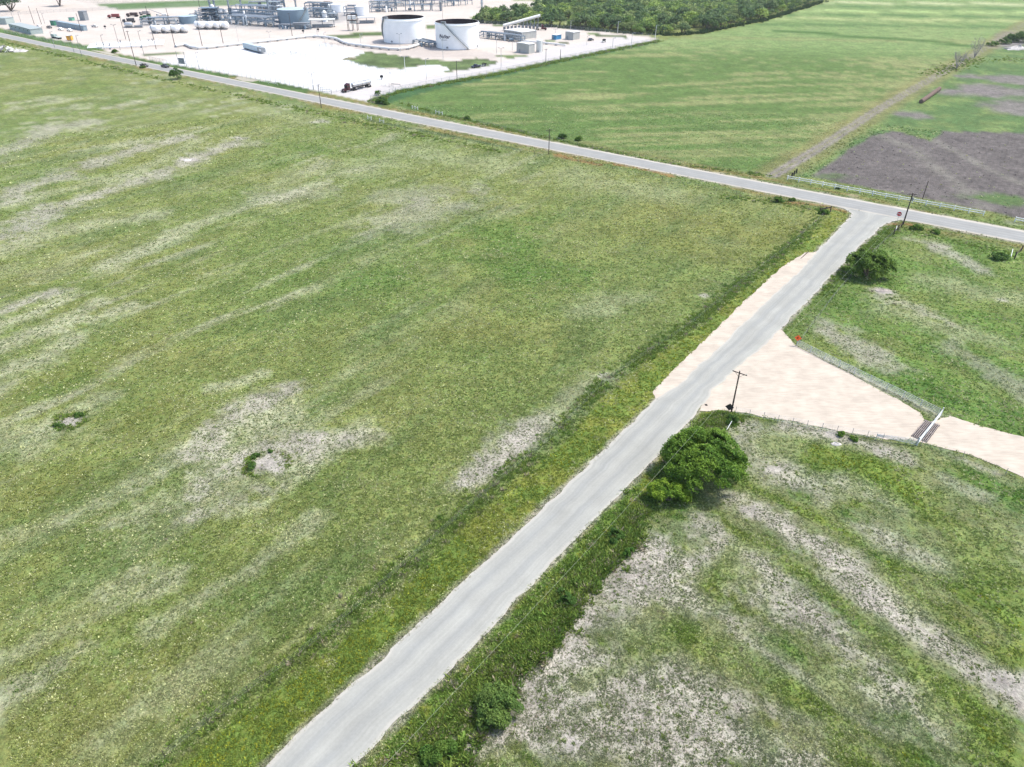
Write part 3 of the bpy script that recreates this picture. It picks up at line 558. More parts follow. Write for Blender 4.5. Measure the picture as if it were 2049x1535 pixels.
ROADS = [NRL_W + NRR_W[::-1], FM_B + FM_T[::-1], CALICHE, SHOULDER]
def off_road(X, Y, gap=.0):
    ok = np.ones(X.size, bool)
    for p in ROADS: ok &= poly_sd(X, Y, p) > gap
    return ok
def scatter(n, r0, r1, pw, az=58):
    u = rng.random(n); e = 2 - pw
    r = (r0 ** e + u * (r1 ** e - r0 ** e)) ** (1 / e) if abs(e) > 1e-6 else r0 * (r1 / r0) ** u
    a = np.radians(rng.uniform(-az, az, n)); k = abs(a) < np.radians(39 + 20 * np.exp(-(r - 45) / 45)); r, a = r[k], a[k]
    return r * np.sin(a), r * np.cos(a), r
def field_grass():
    X, Y, r = scatter(520000, 36, 330, 2.35)
    X += rng.normal(0, .2, X.size)
    col, dens, hg, tex = land(X, Y)
    cl = fbm(X / 1.1, Y / 1.1, 3, 201)
    k = (rng.random(X.size) < dens * (.35 + 1.1 * sstep(.35, .62, cl))) & off_road(X, Y, -.15)
    X, Y, r, col, hg, cl = X[k], Y[k], r[k], col[k], hg[k], cl[k]; n = X.size
    lum = col.mean(1); bare = sstep(.13, .24, lum)[:, None]
    tuft = C(.120, .152, .062)[None] * rng.normal(1, .25, (n, 1)).clip(.5, 1.7)
    c = col * (1 - bare) * 2.0 + bare * (tuft * 1.3 + col * .38)
    # flower heads: pale cream over the meadow, yellow on the roadside
    fp = fbm(X / 5, Y / 5, 3, 203); fl = (rng.random(n) < .22 + .70 * sstep(.50, .70, fp)) & (bare[:, 0] < .8)
    yel = (col[:, 0] > .100) & (col[:, 2] < .033)
    cream = C(.58, .60, .32)[None] * rng.uniform(.55, 1.15, (n, 1))
    c = np.where((fl & ~yel & (rng.random(n) < .60))[:, None], cream, c)
    c = np.where((yel & (rng.random(n) < .22))[:, None], C(.40, .42, .05)[None] * rng.uniform(.6, 1.1, (n, 1)), c)
    hh = (.11 + .00045 * r) * hg * rng.uniform(.7, 1.5, n); ww = (.15 + .0011 * r) * np.sqrt(hg) * rng.uniform(.8, 1.4, n)
    V, F, cc = blades(np.c_[X, Y, np.zeros(n)], hh, ww, c, 5, 1.0, .17)
    o = npmesh('meadow_grass', V, F, M_GRASS, cc); tag(o, 'low grass and small flowers growing over the fields', 'grass', kind='stuff')
def weeds():
    """rank weeds along the verges and the fence line"""
    pts = []
    def along(P, n, s, size, dark):
        P = np.array(P); d = np.r_[0, np.cumsum(np.hypot(*np.diff(P, axis=0).T))]
        t = rng.uniform(0, d[-1], n) ; x = np.interp(t, d, P[:, 0]); y = np.interp(t, d, P[:, 1])
        g = fbm(t / 4, t * 0, 3, int(s * 10)); k = rng.random(n) < .25 + 1.3 * sstep(.4, .65, g)
        pts.append(np.c_[x + rng.normal(0, s, n), y + rng.normal(0, s, n), np.full(n, size), np.full(n, dark)][k])
    along(FL_W, 3600, 1.0, .62, 0); along(pl([(740, 1600), (900, 1440), (1060, 1260), (1180, 1130), (1290, 1010), (1360, 950)]), 2500, 1.1, .8, .3)
    along(pl([(905, 1535), (1010, 1375), (1165, 1190), (1270, 1060)]), 1800, .8, 1.05, 1)
    along(pl([(1340, 930), (1420, 850), (1470, 832)]), 700, .9, .8, .6); along(pl([(1640, 590), (1720, 510), (1790, 455)]), 700, 1.0, .7, .4)
    along(pl([(738, 205), (800, 184), (870, 170), (1005, 147), (1155, 115), (1320, 82)]), 2600, 1.3, 1.3, .8)
    along(pl([(800, 206), (880, 228), (1000, 256), (1130, 283), (1320, 325), (1540, 352)]), 900, .8, .8, .7); along(pl([(-50, 70), (150, 118), (350, 165), (640, 228), (800, 262), (1000, 305)]), 1500, 1.6, .9, .6)
    along(pl([(1440, 395), (1560, 404), (1650, 424)]), 300, 1.4, .7, .6); along(pl([(1800, 454), (1900, 479), (2049, 513)]), 260, 1.6, .5, .5)
    along(pl([(530, 903), (498, 922), (492, 945), (512, 958)]), 150, .35, .5, 1); along(pl([(545, 903), (578, 918), (574, 938)]), 70, .3, .35, 1); along(pl([(108, 852), (116, 834), (165, 828), (172, 842), (150, 857), (115, 856)]), 260, .35, .5, 1)
    along(pl([(1725, 520), (1760, 590), (1800, 600)]), 160, 2.2, .6, 1); along(pl([(1860, 150), (1900, 135), (1960, 118), (2049, 120)]), 500, 4, .9, .5)
    x, y, r_ = scatter(9000, 40, 150, 1.6); kk = (poly_sd(x, y, RFIELD) < 0) & (fbm(x / 5, y / 5, 3, 77) > .45); pts.append(np.c_[x, y, np.full(x.size, .32), np.full(x.size, .5)][kk])
    x, y, r_ = scatter(5000, 45, 240, 1.8); kk = (x < -20 + (y - 60) * .72) & (fbm(x / 7, y / 7, 3, 78) > .50); pts.append(np.c_[x, y, np.full(x.size, .34), np.full(x.size, .5)][kk])
    Q = np.concatenate(pts); k = off_road(Q[:, 0], Q[:, 1], .25); Q = Q[k]; n = len(Q)
    g = rng.random((n, 1)); c = C(.070, .126, .026) * (1 - g) + C(.140, .178, .038) * g
    c = np.where((rng.random(n) < .09)[:, None], C(.18, .16, .11)[None], c)
    s = Q[:, 2] * rng.uniform(.45, 1.25, n)
    V, F, cc = blades(np.c_[Q[:, :2] , np.zeros(n)], s * .50, s * 1.15, c * 1.75, 26, 1.1, .30)
    o = npmesh('roadside_weeds', V, F, M_GRASS, cc); tag(o, 'rank dark weeds along verges and fence lines', 'weeds', kind='stuff')

def leaf_cloud(blobs, n, size, tint, hi, seed=0, shell=.55, squash=1.0):
    """leaf-sized faces spread through lumps (x, y, z, radius): V, F, colours"""
    g = np.random.default_rng(seed); B = np.array(blobs, float); w = B[:, 3] ** 2.2; w /= w.sum()
    bi = g.choice(len(B), n, p=w); d = g.normal(size=(n, 3)); d /= np.linalg.norm(d, axis=1)[:, None]
    low = d[:, 2] < -.35; d[low, 2] *= -.6
    rr = B[bi, 3] * (shell + (1.08 - shell) * g.random(n) ** .6)
    P = B[bi, :3] + d * rr[:, None] * C(1, 1, squash)
    lump = fbm(P[:, 0] * 1.1 / size * .22 + P[:, 2], P[:, 1] * 1.1 / size * .22, 3, seed)
    k = lump > .43; P, d, bi, lump = P[k], d[k], bi[k], lump[k]; n = len(P)
    N = d * .6 + g.normal(size=(n, 3)) * .6 + C(0, 0, .45); N /= np.linalg.norm(N, axis=1)[:, None]
    U = np.cross(N, g.normal(size=(n, 3))); U /= np.linalg.norm(U, axis=1)[:, None] + 1e-9; Wv = np.cross(N, U)
    s = (size * g.uniform(.6, 1.35, n))[:, None]
    V = np.stack([P - U * s * .5, P + Wv * s * .33, P + U * s * .55, P - Wv * s * .33], 1).reshape(-1, 3)
    V[:, 2] = np.maximum(V[:, 2], .03)
    bt = np.random.default_rng(seed + 1).uniform(0, 1, len(B))[bi]
    t = np.clip(.15 + .55 * bt + .6 * (lump - .5) + g.normal(0, .15, n), 0, 1)[:, None]
    c = C(*tint) * (1 - t) + C(*hi) * t; c = 1.75 * c * g.normal(1, .16, (n, 1)).clip(.55, 1.5)
    return V, np.arange(len(V)).reshape(-1, 4), np.repeat(c, 4, 0)

def limbs(mb, base, tips, r, g, n=6):
    """tapered trunk that forks towards the tips"""
    b = Vector(base)
    for t in tips:
        t = Vector(t); m = b.lerp(t, .45) + Vector((g.normal(0, .08), g.normal(0, .08), .12)) * (t - b).length
        mb.tube(b, m, r, r * .62, n); mb.tube(m, t, r * .62, r * .22, n)
        for _ in range(2):
            q = m.lerp(t, .35) ; e = q + Vector(g.normal(0, .3, 3)) * (t - b).length * .6; e.z = max(e.z, q.z * .8)
            mb.tube(q, e, r * .35, r * .1, 5)
def tree(name, label, cat, px, blobs, n, size, tint, hi, seed, trunk=.2, group=None, parent_loc=None, squash=1.0, forks=4):
    P = at(*px) if parent_loc is None else Vector(parent_loc)
    t = thing(name, label, cat, P, 0, group); g = np.random.default_rng(seed)
    V, F, c = leaf_cloud(blobs, n, size, tint, hi, seed, squash=squash)
    npmesh('crown', V, F, M_LEAF, c, t)
    B = sorted(blobs, key=lambda b: -b[3])[:forks]
    mb = MB(); limbs(mb, (0, 0, -.1), [(b[0] * .8, b[1] * .8, b[2] + .1 * b[3]) for b in B], trunk, g); mb.build('trunk', M_BARK, t, True)
    return t
def lumps(rx, ry, h, k, r0, r1, seed, base=.35):
    g = np.random.default_rng(seed); out = []
    for i in range(k):
        a = g.uniform(0, 2 * pi); q = math.sqrt(g.random()); r = g.uniform(r0, r1)
        z = h * (base + (1 - base) * math.sqrt(max(0, 1 - q * q)) * g.uniform(.7, 1)) - r * .75
        out.append((rx * q * .85 * cos(a), ry * q * .85 * sin(a), max(z, r * .55), r))
    return out

field_grass(); weeds()
GREEN, GREEN_HI, DARK, DARK_HI = (.038, .088, .010), (.100, .165, .016), (.024, .060, .012), (.062, .110, .020)
tree('roadside_tree', 'large round bushy green tree beside the lane near the gravel drive', 'tree', (1404, 958), lumps(6.0, 7.2, 7.8, 42, .9, 2.1, 3), 68000, .28, (.038, .088, .012), (.108, .170, .020), 5, .28, forks=7)
tree('yellow_green_bush', 'small yellow-green bush at the foot of the large roadside tree', 'bush', (1336, 1002), lumps(3.2, 2.7, 3.4, 24, .45, 1.0, 8), 14000, .24, (.048, .105, .012), (.135, .195, .018), 9, .1)
tree('roadside_tree', 'dark bushy tree on the right of the lane below the stop sign', 'tree', (1735, 552), lumps(5.2, 4.8, 6.8, 34, .9, 1.9, 13), 34000, .36, (.040, .085, .014), (.105, .155, .026), 14, .25, forks=6)
tree('lane_bush', 'loose grey-green bush beside the lane at the bottom edge', 'bush', (1000, 1425), lumps(2.9, 2.5, 3.0, 22, .5, 1.05, 21), 15000, .20, (.045, .088, .020), (.105, .150, .034), 22, .1)
tree('lane_bush', 'low dark bush beside the lane lower than the loose bush by the frame edge', 'bush', (880, 1505), lumps(1.8, 1.6, 1.6, 10, .4, .8, 23), 6000, .18, (.036, .082, .014), (.075, .12, .02), 24, .07)
tree('lone_bush', 'small round green bush alone on the bare pale ground', 'bush', (1262, 1113), lumps(.9, .8, 1.2, 8, .35, .55, 25), 4200, .15, (.032, .082, .014), (.07, .13, .022), 26, .05)
tree('verge_bush', 'dark green bush on the edge of bare ground below the large tree', 'bush', (1130, 1200), lumps(1.5, 1.3, 1.3, 9, .4, .7, 27), 6000, .17, DARK, DARK_HI, 28, .06)
tree('verge_bush', 'dark low bush between the lane weeds and the bare ground, left of the lone bush', 'bush', (1225, 1075), lumps(1.5, 1.2, 1.1, 9, .4, .7, 29), 5600, .17, DARK, DARK_HI, 30, .06)
tree('verge_bush', 'dark weedy bush at the foot of the nearest utility pole', 'bush', (1462, 843), lumps(1.3, 1.0, 1.2, 8, .35, .6, 31), 4500, .17, DARK, DARK_HI, 32, .06)
tree('drive_bush', 'small green bush at the wire fence below the gravel drive', 'bush', (1683, 872), lumps(.75, .6, .8, 6, .3, .45, 33), 2400, .14, GREEN, GREEN_HI, 34, .04)
tree('drive_bush', 'smaller green bush at the wire fence, just right of its neighbour', 'bush', (1707, 880), lumps(.7, .5, .6, 6, .25, .4, 35), 2000, .14, GREEN, GREEN_HI, 36, .04)
for px, r, h, lab in (((501, 935), .9, 1.0, 'round dark bush on the rim of the large bare hollow'), ((513, 916), .7, .8, 'small dark bush on the back rim of the large bare hollow'), ((539, 905), .5, .5, 'smallest dark bush on the far rim of the large bare hollow'), ((158, 832), .8, .5, 'low dark bush on the back rim of the small bare hollow'), ((118, 853), .8, .5, 'low dark bush on the front rim of the small bare hollow')):
    tree('rim_bush', lab, 'bush', px, lumps(r, r * .8, h, 7, r * .35, r * .55, int(px[0])), 1500, .15, DARK, DARK_HI, int(px[0]) + 1, .04)
FARBUSH = [((356, 158), 3.6, 5.6, 'tall tufted dark bush beside the main road near the dark car'), ((1126, 277), 1.6, 2.0, 'rounded dark shrub on the far roadside fence, right of the middle pole'), ((1160, 281), 1.7, 1.6, 'grey-green shrub pair on the far roadside fence'),
           ((764, 207), 2.4, 3.0, 'dark bush at the plant entrance corner'), ((772, 209), 1.8, 1.8, 'lower dark bush at the plant entrance, right of the taller one'), ((758, 191), 1.5, 3.0, 'leafy shrub on the vine-covered fence by the plant entrance'), ((936, 239), 1.4, 1.5, 'small round shrub on the far roadside fence'),
           ((1556, 404), 1.6, 1.6, 'dark shrub on the field corner left of the junction'), ((1648, 428), 1.3, 1.4, 'overgrown shrub at the field corner brace left of the junction'), ((1832, 459), 1.5, 1.3, 'low dark shrub below the junction pole'), ((1868, 467), 1.2, 1.0, 'lower dark shrub right of the junction pole'), ((1998, 518), 1.9, 1.4, 'dark bush beside the leaning post at the right edge'),
           ((286, 136), 1.6, 1.2, 'dark low shrub on the near verge below the pickup'), ((232, 106), 2.2, 2.0, 'brown-green shrub by the gravel entrance'), ((1678, 378), .8, .8, 'little dark shrub under the white rail fence'), ((1585, 402), 1.0, .9, 'small dark shrub beside the field corner brace'), ((2040, 84), 7.5, 6.0, 'dark scrubby tree at the right edge by the grey fallow'), ((2008, 88), 4, 4.0, 'dark scrub left of the tree at the right edge'), ((1985, 92), 3.5, 3.0, 'dark scrub at the end of the field track')]
for i, (px, r, h, lab) in enumerate(FARBUSH):
    dk = i in (0, 1, 3, 4, 11, 16, 17); tree('field_shrub', lab, 'shrub', px, lumps(r, r * .85, h, 10 + int(r * 3), r * .28, r * .48, 50 + i, .25), 1500 + int(900 * r), .26 + .05 * r, DARK if dk else GREEN, DARK_HI if dk else (.08, .13, .02), 70 + i, .1)
# shade trees standing on the pale yard at the far left
for px, r, h, lab in (((22, 22), 11, 10.5, 'spreading dark shade tree on pale ground at the left edge'), ((120, 12), 11, 12, 'spreading dark shade tree on pale ground by the top edge')):
    P = at(*px); bl = [(a * .9, b, c * .55 + h * .48, d) for a, b, c, d in lumps(r, r * .8, h, 20, 2.4, 3.6, int(px[0]), .3)]
    tree('shade_tree', lab, 'tree', px, bl, 5200, .9, (.022, .048, .022), (.045, .075, .035), int(px[0]) + 3, .5, forks=7)
# grey leafless trees by the field track
M_TWIG = mat('grey_twigs', (.30, .28, .27), .9, var=.2)
for px, h, lab, sd_ in (((1914, 137), 9.5, 'grey leafless tree beside the field track, nearer of two', 3), ((1950, 115), 10, 'grey leafless tree leaning beside the field track, farther of two', 4)):
    t = thing('bare_tree', lab, 'tree', at(*px)); g = np.random.default_rng(sd_); mb = MB(); tw = MB()
    for k in range(9):
        a = 2 * pi * k / 9 + g.uniform(-.3, .3); e = Vector((cos(a) * g.uniform(2, 4.6), sin(a) * g.uniform(2, 4.6), h * g.uniform(.62, 1)))
        m = e * .45; m.z = h * .38; mb.tube((0, 0, 0), m, .16, .09, 5); mb.tube(m, e, .09, .04, 5)
        for q in range(26):
            s0 = m.lerp(e, g.uniform(.1, 1)); e2 = s0 + Vector(g.normal(0, 1, 3)) * h * .13 + Vector((0, 0, h * .06)); tw.tube(s0, e2, .045, .02, 3)
    mb.build('trunk', M_TWIG, t); tw.build('twigs', M_TWIG, t)

# ---- the wood beyond the plant
WOOD = pl([(952, 46), (1000, 47.5), (1060, 51), (1110, 54.5), (1180, 60.5), (1240, 66), (1310, 70.5), (1352, 71.5), (1400, 67), (1520, 42), (1600, 18), (1660, -2), (1760, -40), (1500, -75), (1230, -60), (1180, -20), (1140, 0), (1100, 17), (1060, 25), (960, 38)])
TINTS = [((.056, .108, .030), (.150, .205, .054)), ((.034, .068, .028), (.080, .125, .044)), ((.080, .135, .030), (.210, .260, .064)), ((.042, .078, .034), (.100, .140, .055)), ((.068, .108, .038), (.170, .205, .075))]
def wood():
    xs = [p[0] for p in WOOD]; ys = [p[1] for p in WOOD]; g = np.random.default_rng(5)
    gx, gy = np.meshgrid(np.arange(min(xs), max(xs), 8.2), np.arange(min(ys), max(ys), 8.2)); X = gx.ravel() + g.uniform(-3, 3, gx.size); Y = gy.ravel() + g.uniform(-3, 3, gx.size)
    sd0 = poly_sd(X, Y, WOOD); k = (sd0 < -1.5) & (fbm(X / 22, Y / 22, 3, 9) > .33); X, Y = X[k], Y[k]; o = np.argsort(Y + .25 * abs(X)); X, Y = X[o], Y[o]
    front = poly_sd(X, Y, WOOD) > -30
    order = np.r_[np.where(front & (Y < 760))[0], np.where(~(front & (Y < 760)))[0]]; X, Y = X[order], Y[order]
    protos = []
    for i, (a, b) in enumerate(TINTS):
        h = (7.0, 8.0, 6.0, 7.6, 6.6)[i]
        protos.append(tree('wood_tree', 'dense green broadleaf tree in the wood beyond the storage tanks', 'tree', None, lumps(4.6, 4.6, h, 15, 1.4, 2.3, 300 + i, .3), 820, .95, a, b, 310 + i, .22, 'trees in the wood beyond the plant', (X[i], Y[i], 0)))
    for j in range(5, 285):
        dup(protos[g.integers(5)], (X[j], Y[j], 0), g.uniform(0, 6.28), g.uniform(.6, 1.55))
    Vs, Fs, Cs, o = [], [], [], 0
    base = [leaf_cloud(lumps(5, 5, 7.4, 12, 1.6, 2.5, 330 + i, .3), 340, 1.35, *TINTS[i], 340 + i) for i in range(5)]
    for j in range(285, len(X)):
        V, F, c = base[g.integers(5)]; a = g.uniform(0, 6.28); s = g.uniform(.75, 1.4)
        R2 = np.array([[cos(a), sin(a), 0], [-sin(a), cos(a), 0], [0, 0, 1]]) * s
        Vs.append(V @ R2 + C(X[j], Y[j], 0)); Fs.append(F + o); Cs.append(c); o += len(V)
    tag(npmesh('woodland', np.concatenate(Vs), np.concatenate(Fs), M_LEAF, np.concatenate(Cs)), 'unbroken green canopy of the wood reaching into the distance', 'woodland', kind='stuff')
    # brush along the edge of the wood and along the crop field
    P = np.array(pl([(952, 45.5), (1060, 51.5), (1110, 55), (1240, 66.5), (1352, 72), (1400, 67.5), (1525, 43), (1650, 4)])); d = np.r_[0, np.cumsum(np.hypot(*np.diff(P, axis=0).T))]
    t = g.uniform(0, d[-1], 420); Q = np.c_[np.interp(t, d, P[:, 0]) + g.normal(0, 1.5, 420), np.interp(t, d, P[:, 1]) + 1.5 + g.normal(0, 1.5, 420), np.full(420, 0.)]
    gg = g.random((420, 1)); cc = C(.03, .07, .02) * (1 - gg) + C(.07, .10, .04) * gg
    V, F, c = blades(Q, g.uniform(1.2, 3.2, 420), g.uniform(1.5, 3, 420), cc, 26, .8, .3)
    tag(npmesh('undergrowth', V, F, M_GRASS, c), 'low brush along the edge of the wood', 'undergrowth', kind='stuff')
wood()
# ------------------------------------------------------------------ things beside the lane
M_WOOD = mat('weathered_wood', (.075, .060, .052), .85, var=.35, scale=6, spec=.15)
M_STEEL = mat('galvanised_steel', (.50, .53, .54), .5, .1, .15, 3)
M_GREYM = mat('grey_metal', (.26, .28, .30), .55, .3, .2, 2)
M_BLACK = mat('black_rubber', (.018, .018, .02), .8, var=.2)
M_WHITEP = mat('white_paint', (.84, .84, .83), .5, var=.06, scale=1.2)
M_CREAM = mat('cream_paint', (.62, .63, .60), .5, var=.07)
M_RUST = mat('rusty_steel', (.24, .210, .20), .8, .2, .35, 5)
M_ORANGE = mat('orange_sign', (.85, .13, .03), .5, var=.08)
M_RED = mat('red_sign', (.62, .03, .04), .5, var=.06)
M_DARKS = mat('dark_sign_back', (.05, .04, .04), .6, var=.2)
M_WIRE = mat('fence_wire', (.34, .35, .35), .5, .4, .1)
M_CABLE = mat('power_cable', (.30, .36, .24), .6, .1, .1)
M_GLASS = mat('dark_glass', (.02, .025, .03), .12, var=.1, spec=.6)
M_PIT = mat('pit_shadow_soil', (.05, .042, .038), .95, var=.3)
M_CERAM = mat('insulator', (.45, .42, .40), .3, var=.1)

def utility_pole(px, ytop, label, arm=2.4, armdir=None, group=None, r=.15, brace=True, can=False, material=None, h=None, loc=None):
    P = at(*px) if loc is None else Vector(loc); h = h or tall(px[0], px[1], ytop)
    t = thing('utility_pole', label, 'utility pole', P, 0 if armdir is None else R(armdir), group); m = material or M_WOOD
    MB().tube((0, 0, -.3), (0, 0, h), r, r * .68, 10).build('pole', m, t, True)
    if arm:
        c = MB().box((0, r + .02, h - .45), (arm, .10, .13))
        if brace:
            c.tube((-arm * .32, r + .02, h - .5), (0, r * .9, h - 1.2), .03, n=4); c.tube((arm * .32, r + .02, h - .5), (0, r * .9, h - 1.2), .03, n=4)
        c.build('crossarm', m, t)
        for x in (-arm * .46, 0 if arm > 2 else arm * .2, arm * .46):
            z = h - .385 if x else h
            MB().lathe([(0, 0), (.05, 0), (.05, .06), (.085, .08), (.05, .15), (.07, .17), (0, .22)], (x, r + .02 if x else 0, z), 8).build('insulator', M_CERAM, t, True)
    if can:
        MB().lathe([(0, 0), (.22, 0), (.24, .1), (.24, .75), (.18, .86), (0, .9)], (.42, 0, h - 2.1), 12).build('transformer', M_GREYM, t, True)
    return t, P, h
near_pole, NP, NH = utility_pole((1463, 826), 743, 'dark wooden utility pole with crossarm between gravel drive and large tree', 2.5, -38)
jun_pole, JP, JH = utility_pole((1807, 449), 386, 'tall wooden utility pole with pale transformer behind the stop sign', 2.4, -10, can=True, r=.2)
utility_pole((1846, 398), 362, 'plain dark pole in the ploughed field behind the white rail fence', 0, r=.13)
utility_pole((1098, 309), 258, 'dark utility pole with thin crossarm standing mid-way along the main road', 2.3, 20, r=.15)
utility_pole((643, 216), 168, 'dark utility pole opposite the plant entrance and tanker truck', 1.8, 30, r=.16)
low_pole, LP, LH = utility_pole((0, 0), 0, 'dark wooden utility pole beside the lane below the picture edge', 2.5, -38, h=NH, loc=(NP.x - 65, NP.y - 82.8, 0))
def wires(A, ha, B, hb, ang, label, sag, r=.011):
    t = thing('power_line', label, 'power line', A, 0); c = Vector((cos(R(ang)), sin(R(ang)), 0))
    for k in (-1.1, 1.1):
        pts = []
        for i in range(25):
            q = i / 24; p = (B - A) * q + c * k; p.z = (ha * (1 - q) + hb * q) - .2 - sag * 4 * q * (1 - q); pts.append(p)
        MB().path(pts, r, 4).build('wire', M_CABLE, t)
wires(LP, LH, NP, NH, -38, 'pair of thin wires running from the nearest pole along the lane edge', 1.4)
wires(NP, NH, JP, JH, -38, 'pair of thin wires between the nearest pole and the junction pole', 1.5, .010)

def rod(name, label, cat, px, d, r, m, n=6):
    t = thing(name, label, cat, at(*px)); MB().tube((0, 0, 0), d, r, n=n).build('rod', m, t); return t
rod('guy_marker', 'slanted white guy-wire marker in the grass above the large tree', 'marker', (1453, 862), (1.1, 1.3, 1.0), .05, M_WHITEP)
rod('guy_marker', 'slanted white guy-wire marker at the foot of the junction pole', 'marker', (1792, 464), (.9, 1.8, 1.0), .07, M_WHITEP)
rod('guy_marker', 'slanted white guy-wire marker near the right edge', 'marker', (2023, 514), (1.2, 2.0, 1.2), .08, M_WHITEP)

def sign(px, label, poly, zc, m, hp, name='road_sign', back=None, face=None):
    P = at(*px); a = math.atan2(P.y, P.x) - pi / 2 if face is None else face
    t = thing(name, label, 'sign', P, a); MB().tube((0, 0.03, -.2), (0, 0.03, hp), .035, n=6).build('post', M_GREYM if m is not M_DARKS else M_WOOD, t)
    MB().prism(poly, -.035, -.012).build('face', m, t, loc=(0, 0, zc)); return t
ngon = lambda n, r, o: [(r * cos(2 * pi * i / n + o), r * sin(2 * pi * i / n + o)) for i in range(n)]
t = sign((1593, 692), 'orange diamond work sign beside the end of the pipe fence', ngon(4, .66, 0), 1.75, M_ORANGE, 2.2)
mk = MB(); mk.box((-.12, -.042, 1.72), (.10, .006, .34)); mk.box((.02, -.042, 1.66), (.12, .006, .10)); mk.box((-.02, -.042, 1.86), (.22, .006, .07)); mk.build('symbol', M_BLACK, t)
sign((1457, 829), 'dark diamond sign seen from its back beside the nearest pole', ngon(4, .72, 0), 1.5, M_DARKS, 1.9)
t = sign((1795, 443), 'red octagonal stop sign at the end of the lane', ngon(8, .62, pi / 8), 2.1, M_RED, 2.5)
rim = MB(); o8, i8 = ngon(8, .70, pi / 8), ngon(8, .62, pi / 8)
for i in range(8):
    j = (i + 1) % 8; rim.add([(o8[i][0], -.02, o8[i][1]), (o8[j][0], -.02, o8[j][1]), (i8[j][0], -.038, i8[j][1]), (i8[i][0], -.038, i8[i][1])], [(0, 1, 2, 3)])
rim.build('rim', M_WHITEP, t, loc=(0, 0, 2.1))
def lettering(text, size, shear=0.0, offset=0.0, ext=.01):
    cu = bpy.data.curves.new('lettering', 'FONT'); cu.body = text; cu.size = size; cu.shear = shear; cu.offset = offset; cu.extrude = ext
    cu.align_x = 'CENTER'; cu.align_y = 'CENTER'; ob = bpy.data.objects.new('tmp', cu); COL.objects.link(ob)
    dg = bpy.context.evaluated_depsgraph_get(); me = bpy.data.meshes.new_from_object(ob.evaluated_get(dg)); bpy.data.objects.remove(ob); return me
me = lettering('STOP', .46, 0, .012, .004); me.materials.append(M_WHITEP)
lt = bpy.data.objects.new('lettering', me); COL.objects.link(lt); lt.parent = t; lt.location = (0, -.045, 2.1); lt.rotation_euler = (R(90), 0, 0)

# ---- fences
def along(P, step, n=None):
    P = [Vector((p[0], p[1], 0)) for p in P]; d = [0]
    for a, b in zip(P[:-1], P[1:]): d.append(d[-1] + (b - a).length)
    n = n or max(2, int(round(d[-1] / step)) + 1); out = []
    for i in range(n):
        s = d[-1] * i / (n - 1); k = max(j for j in range(len(d)) if d[j] <= s + 1e-6); k = min(k, len(P) - 2)
        out.append(P[k].lerp(P[k + 1], (s - d[k]) / (d[k + 1] - d[k])))
    return out
def fence(name, label, pts, step, h, pr, zs, rr, mp, mr, n=None, rail='rail', square=False, jig=0.0, cat='fence', group=None, tops=True):
    Q = along(pts, step, n); O = Q[0].copy(); t = thing(name, label, cat, O, 0, group); g = random.Random(len(label))
    for q in Q:
        p = q - O; hh = h * (1 + g.uniform(-jig, jig)); dx, dy = g.uniform(-jig, jig) * h * .4, g.uniform(-jig, jig) * h * .4
        if square: MB().box((p.x, p.y, hh / 2), (pr * 2, pr * 2, hh), math.atan2((Q[-1] - O).y, (Q[-1] - O).x)).build('post', mp, t)
        else: MB().tube((p.x, p.y, -.1), (p.x + dx, p.y + dy, hh), pr, n=6).build('post', mp, t)
    for z in zs:
        if square:
            b = MB()
            for a, c in zip(Q[:-1], Q[1:]):
                d = c - a; m_ = (a + c) / 2 - O; b.box((m_.x, m_.y, z), (d.length, rr, rr * 2), math.atan2(d.y, d.x))
            b.build(rail, mr, t)
        else: MB().path([q - O + Vector((0, 0, z)) for q in Q], rr, 4).build(rail, mr, t)
    return t
fence('wire_fence', 'barbed wire fence with weathered posts along the left side of the lane', [at(*p) for p in FENCE_L[1:]], 4.6, 1.2, .035, (.45, .8, 1.1), .005, M_WOOD, M_WIRE, rail='wire', jig=.10)
fence('wire_fence', 'wire fence with thin posts between the crop field and the main road', [at(*p) for p in ((800, 206), (1000, 257), (1200, 300), (1400, 338), (1540, 354))], 6.5, 1.3, .055, (.5, .9, 1.2), .010, M_WOOD, M_WIRE, rail='wire', jig=.08)
fence('wire_fence', 'wire fence with thin posts on the near side of the main road', [at(*p) for p in ((360, 165), (640, 224), (800, 258), (1000, 298), (1200, 335), (1440, 384), (1640, 420))], 6.0, 1.25, .05, (.5, .85, 1.15), .009, M_WOOD, M_WIRE, rail='wire', jig=.1)
fence('wire_fence', 'thin wire fence on the right of the lane from junction pole to the pipe fence', [at(*p) for p in ((1798, 458), (1735, 518), (1672, 590), (1640, 632), (1602, 683))], 4.5, 1.2, .045, (.45, .8, 1.1), .008, M_WOOD, M_WIRE, rail='wire', jig=.1)
fence('wire_fence', 'wire fence with eleven thin posts along the lower edge of the gravel drive', [at(*p) for p in ((1471, 828), (1574, 848), (1667, 865), (1765, 882))], 2, 1.45, .035, (.3, .58, .86, 1.12, 1.36), .016, M_GREYM, M_STEEL, n=11, rail='wire', jig=.03)
fence('wire_fence', 'low wire fence with sparse posts below the road past the cattle guard', [at(*p) for p in ((1842, 893), (1920, 914), (2049, 965), (2200, 1020))], 6.5, 1.25, .04, (.5, .9, 1.2), .009, M_GREYM, M_WIRE, rail='wire', jig=.05)
fence('pipe_fence', 'long silver pipe fence with five rails along the upper edge of the gravel drive', [at(*p) for p in ((1594, 692), (1700, 745), (1800, 793), (1877, 831))], 3.0, 1.4, .055, (.25, .52, .79, 1.06, 1.34), .032, M_STEEL, M_STEEL)
rail_f = fence('rail_fence', 'long white two-rail fence along the far side of the main road', [at(1575, 360), at(1770, 396), at(1967, 432)], 4, 1.42, .12, (.66, 1.22), .10, M_WHITEP, M_WHITEP, n=16, square=True)
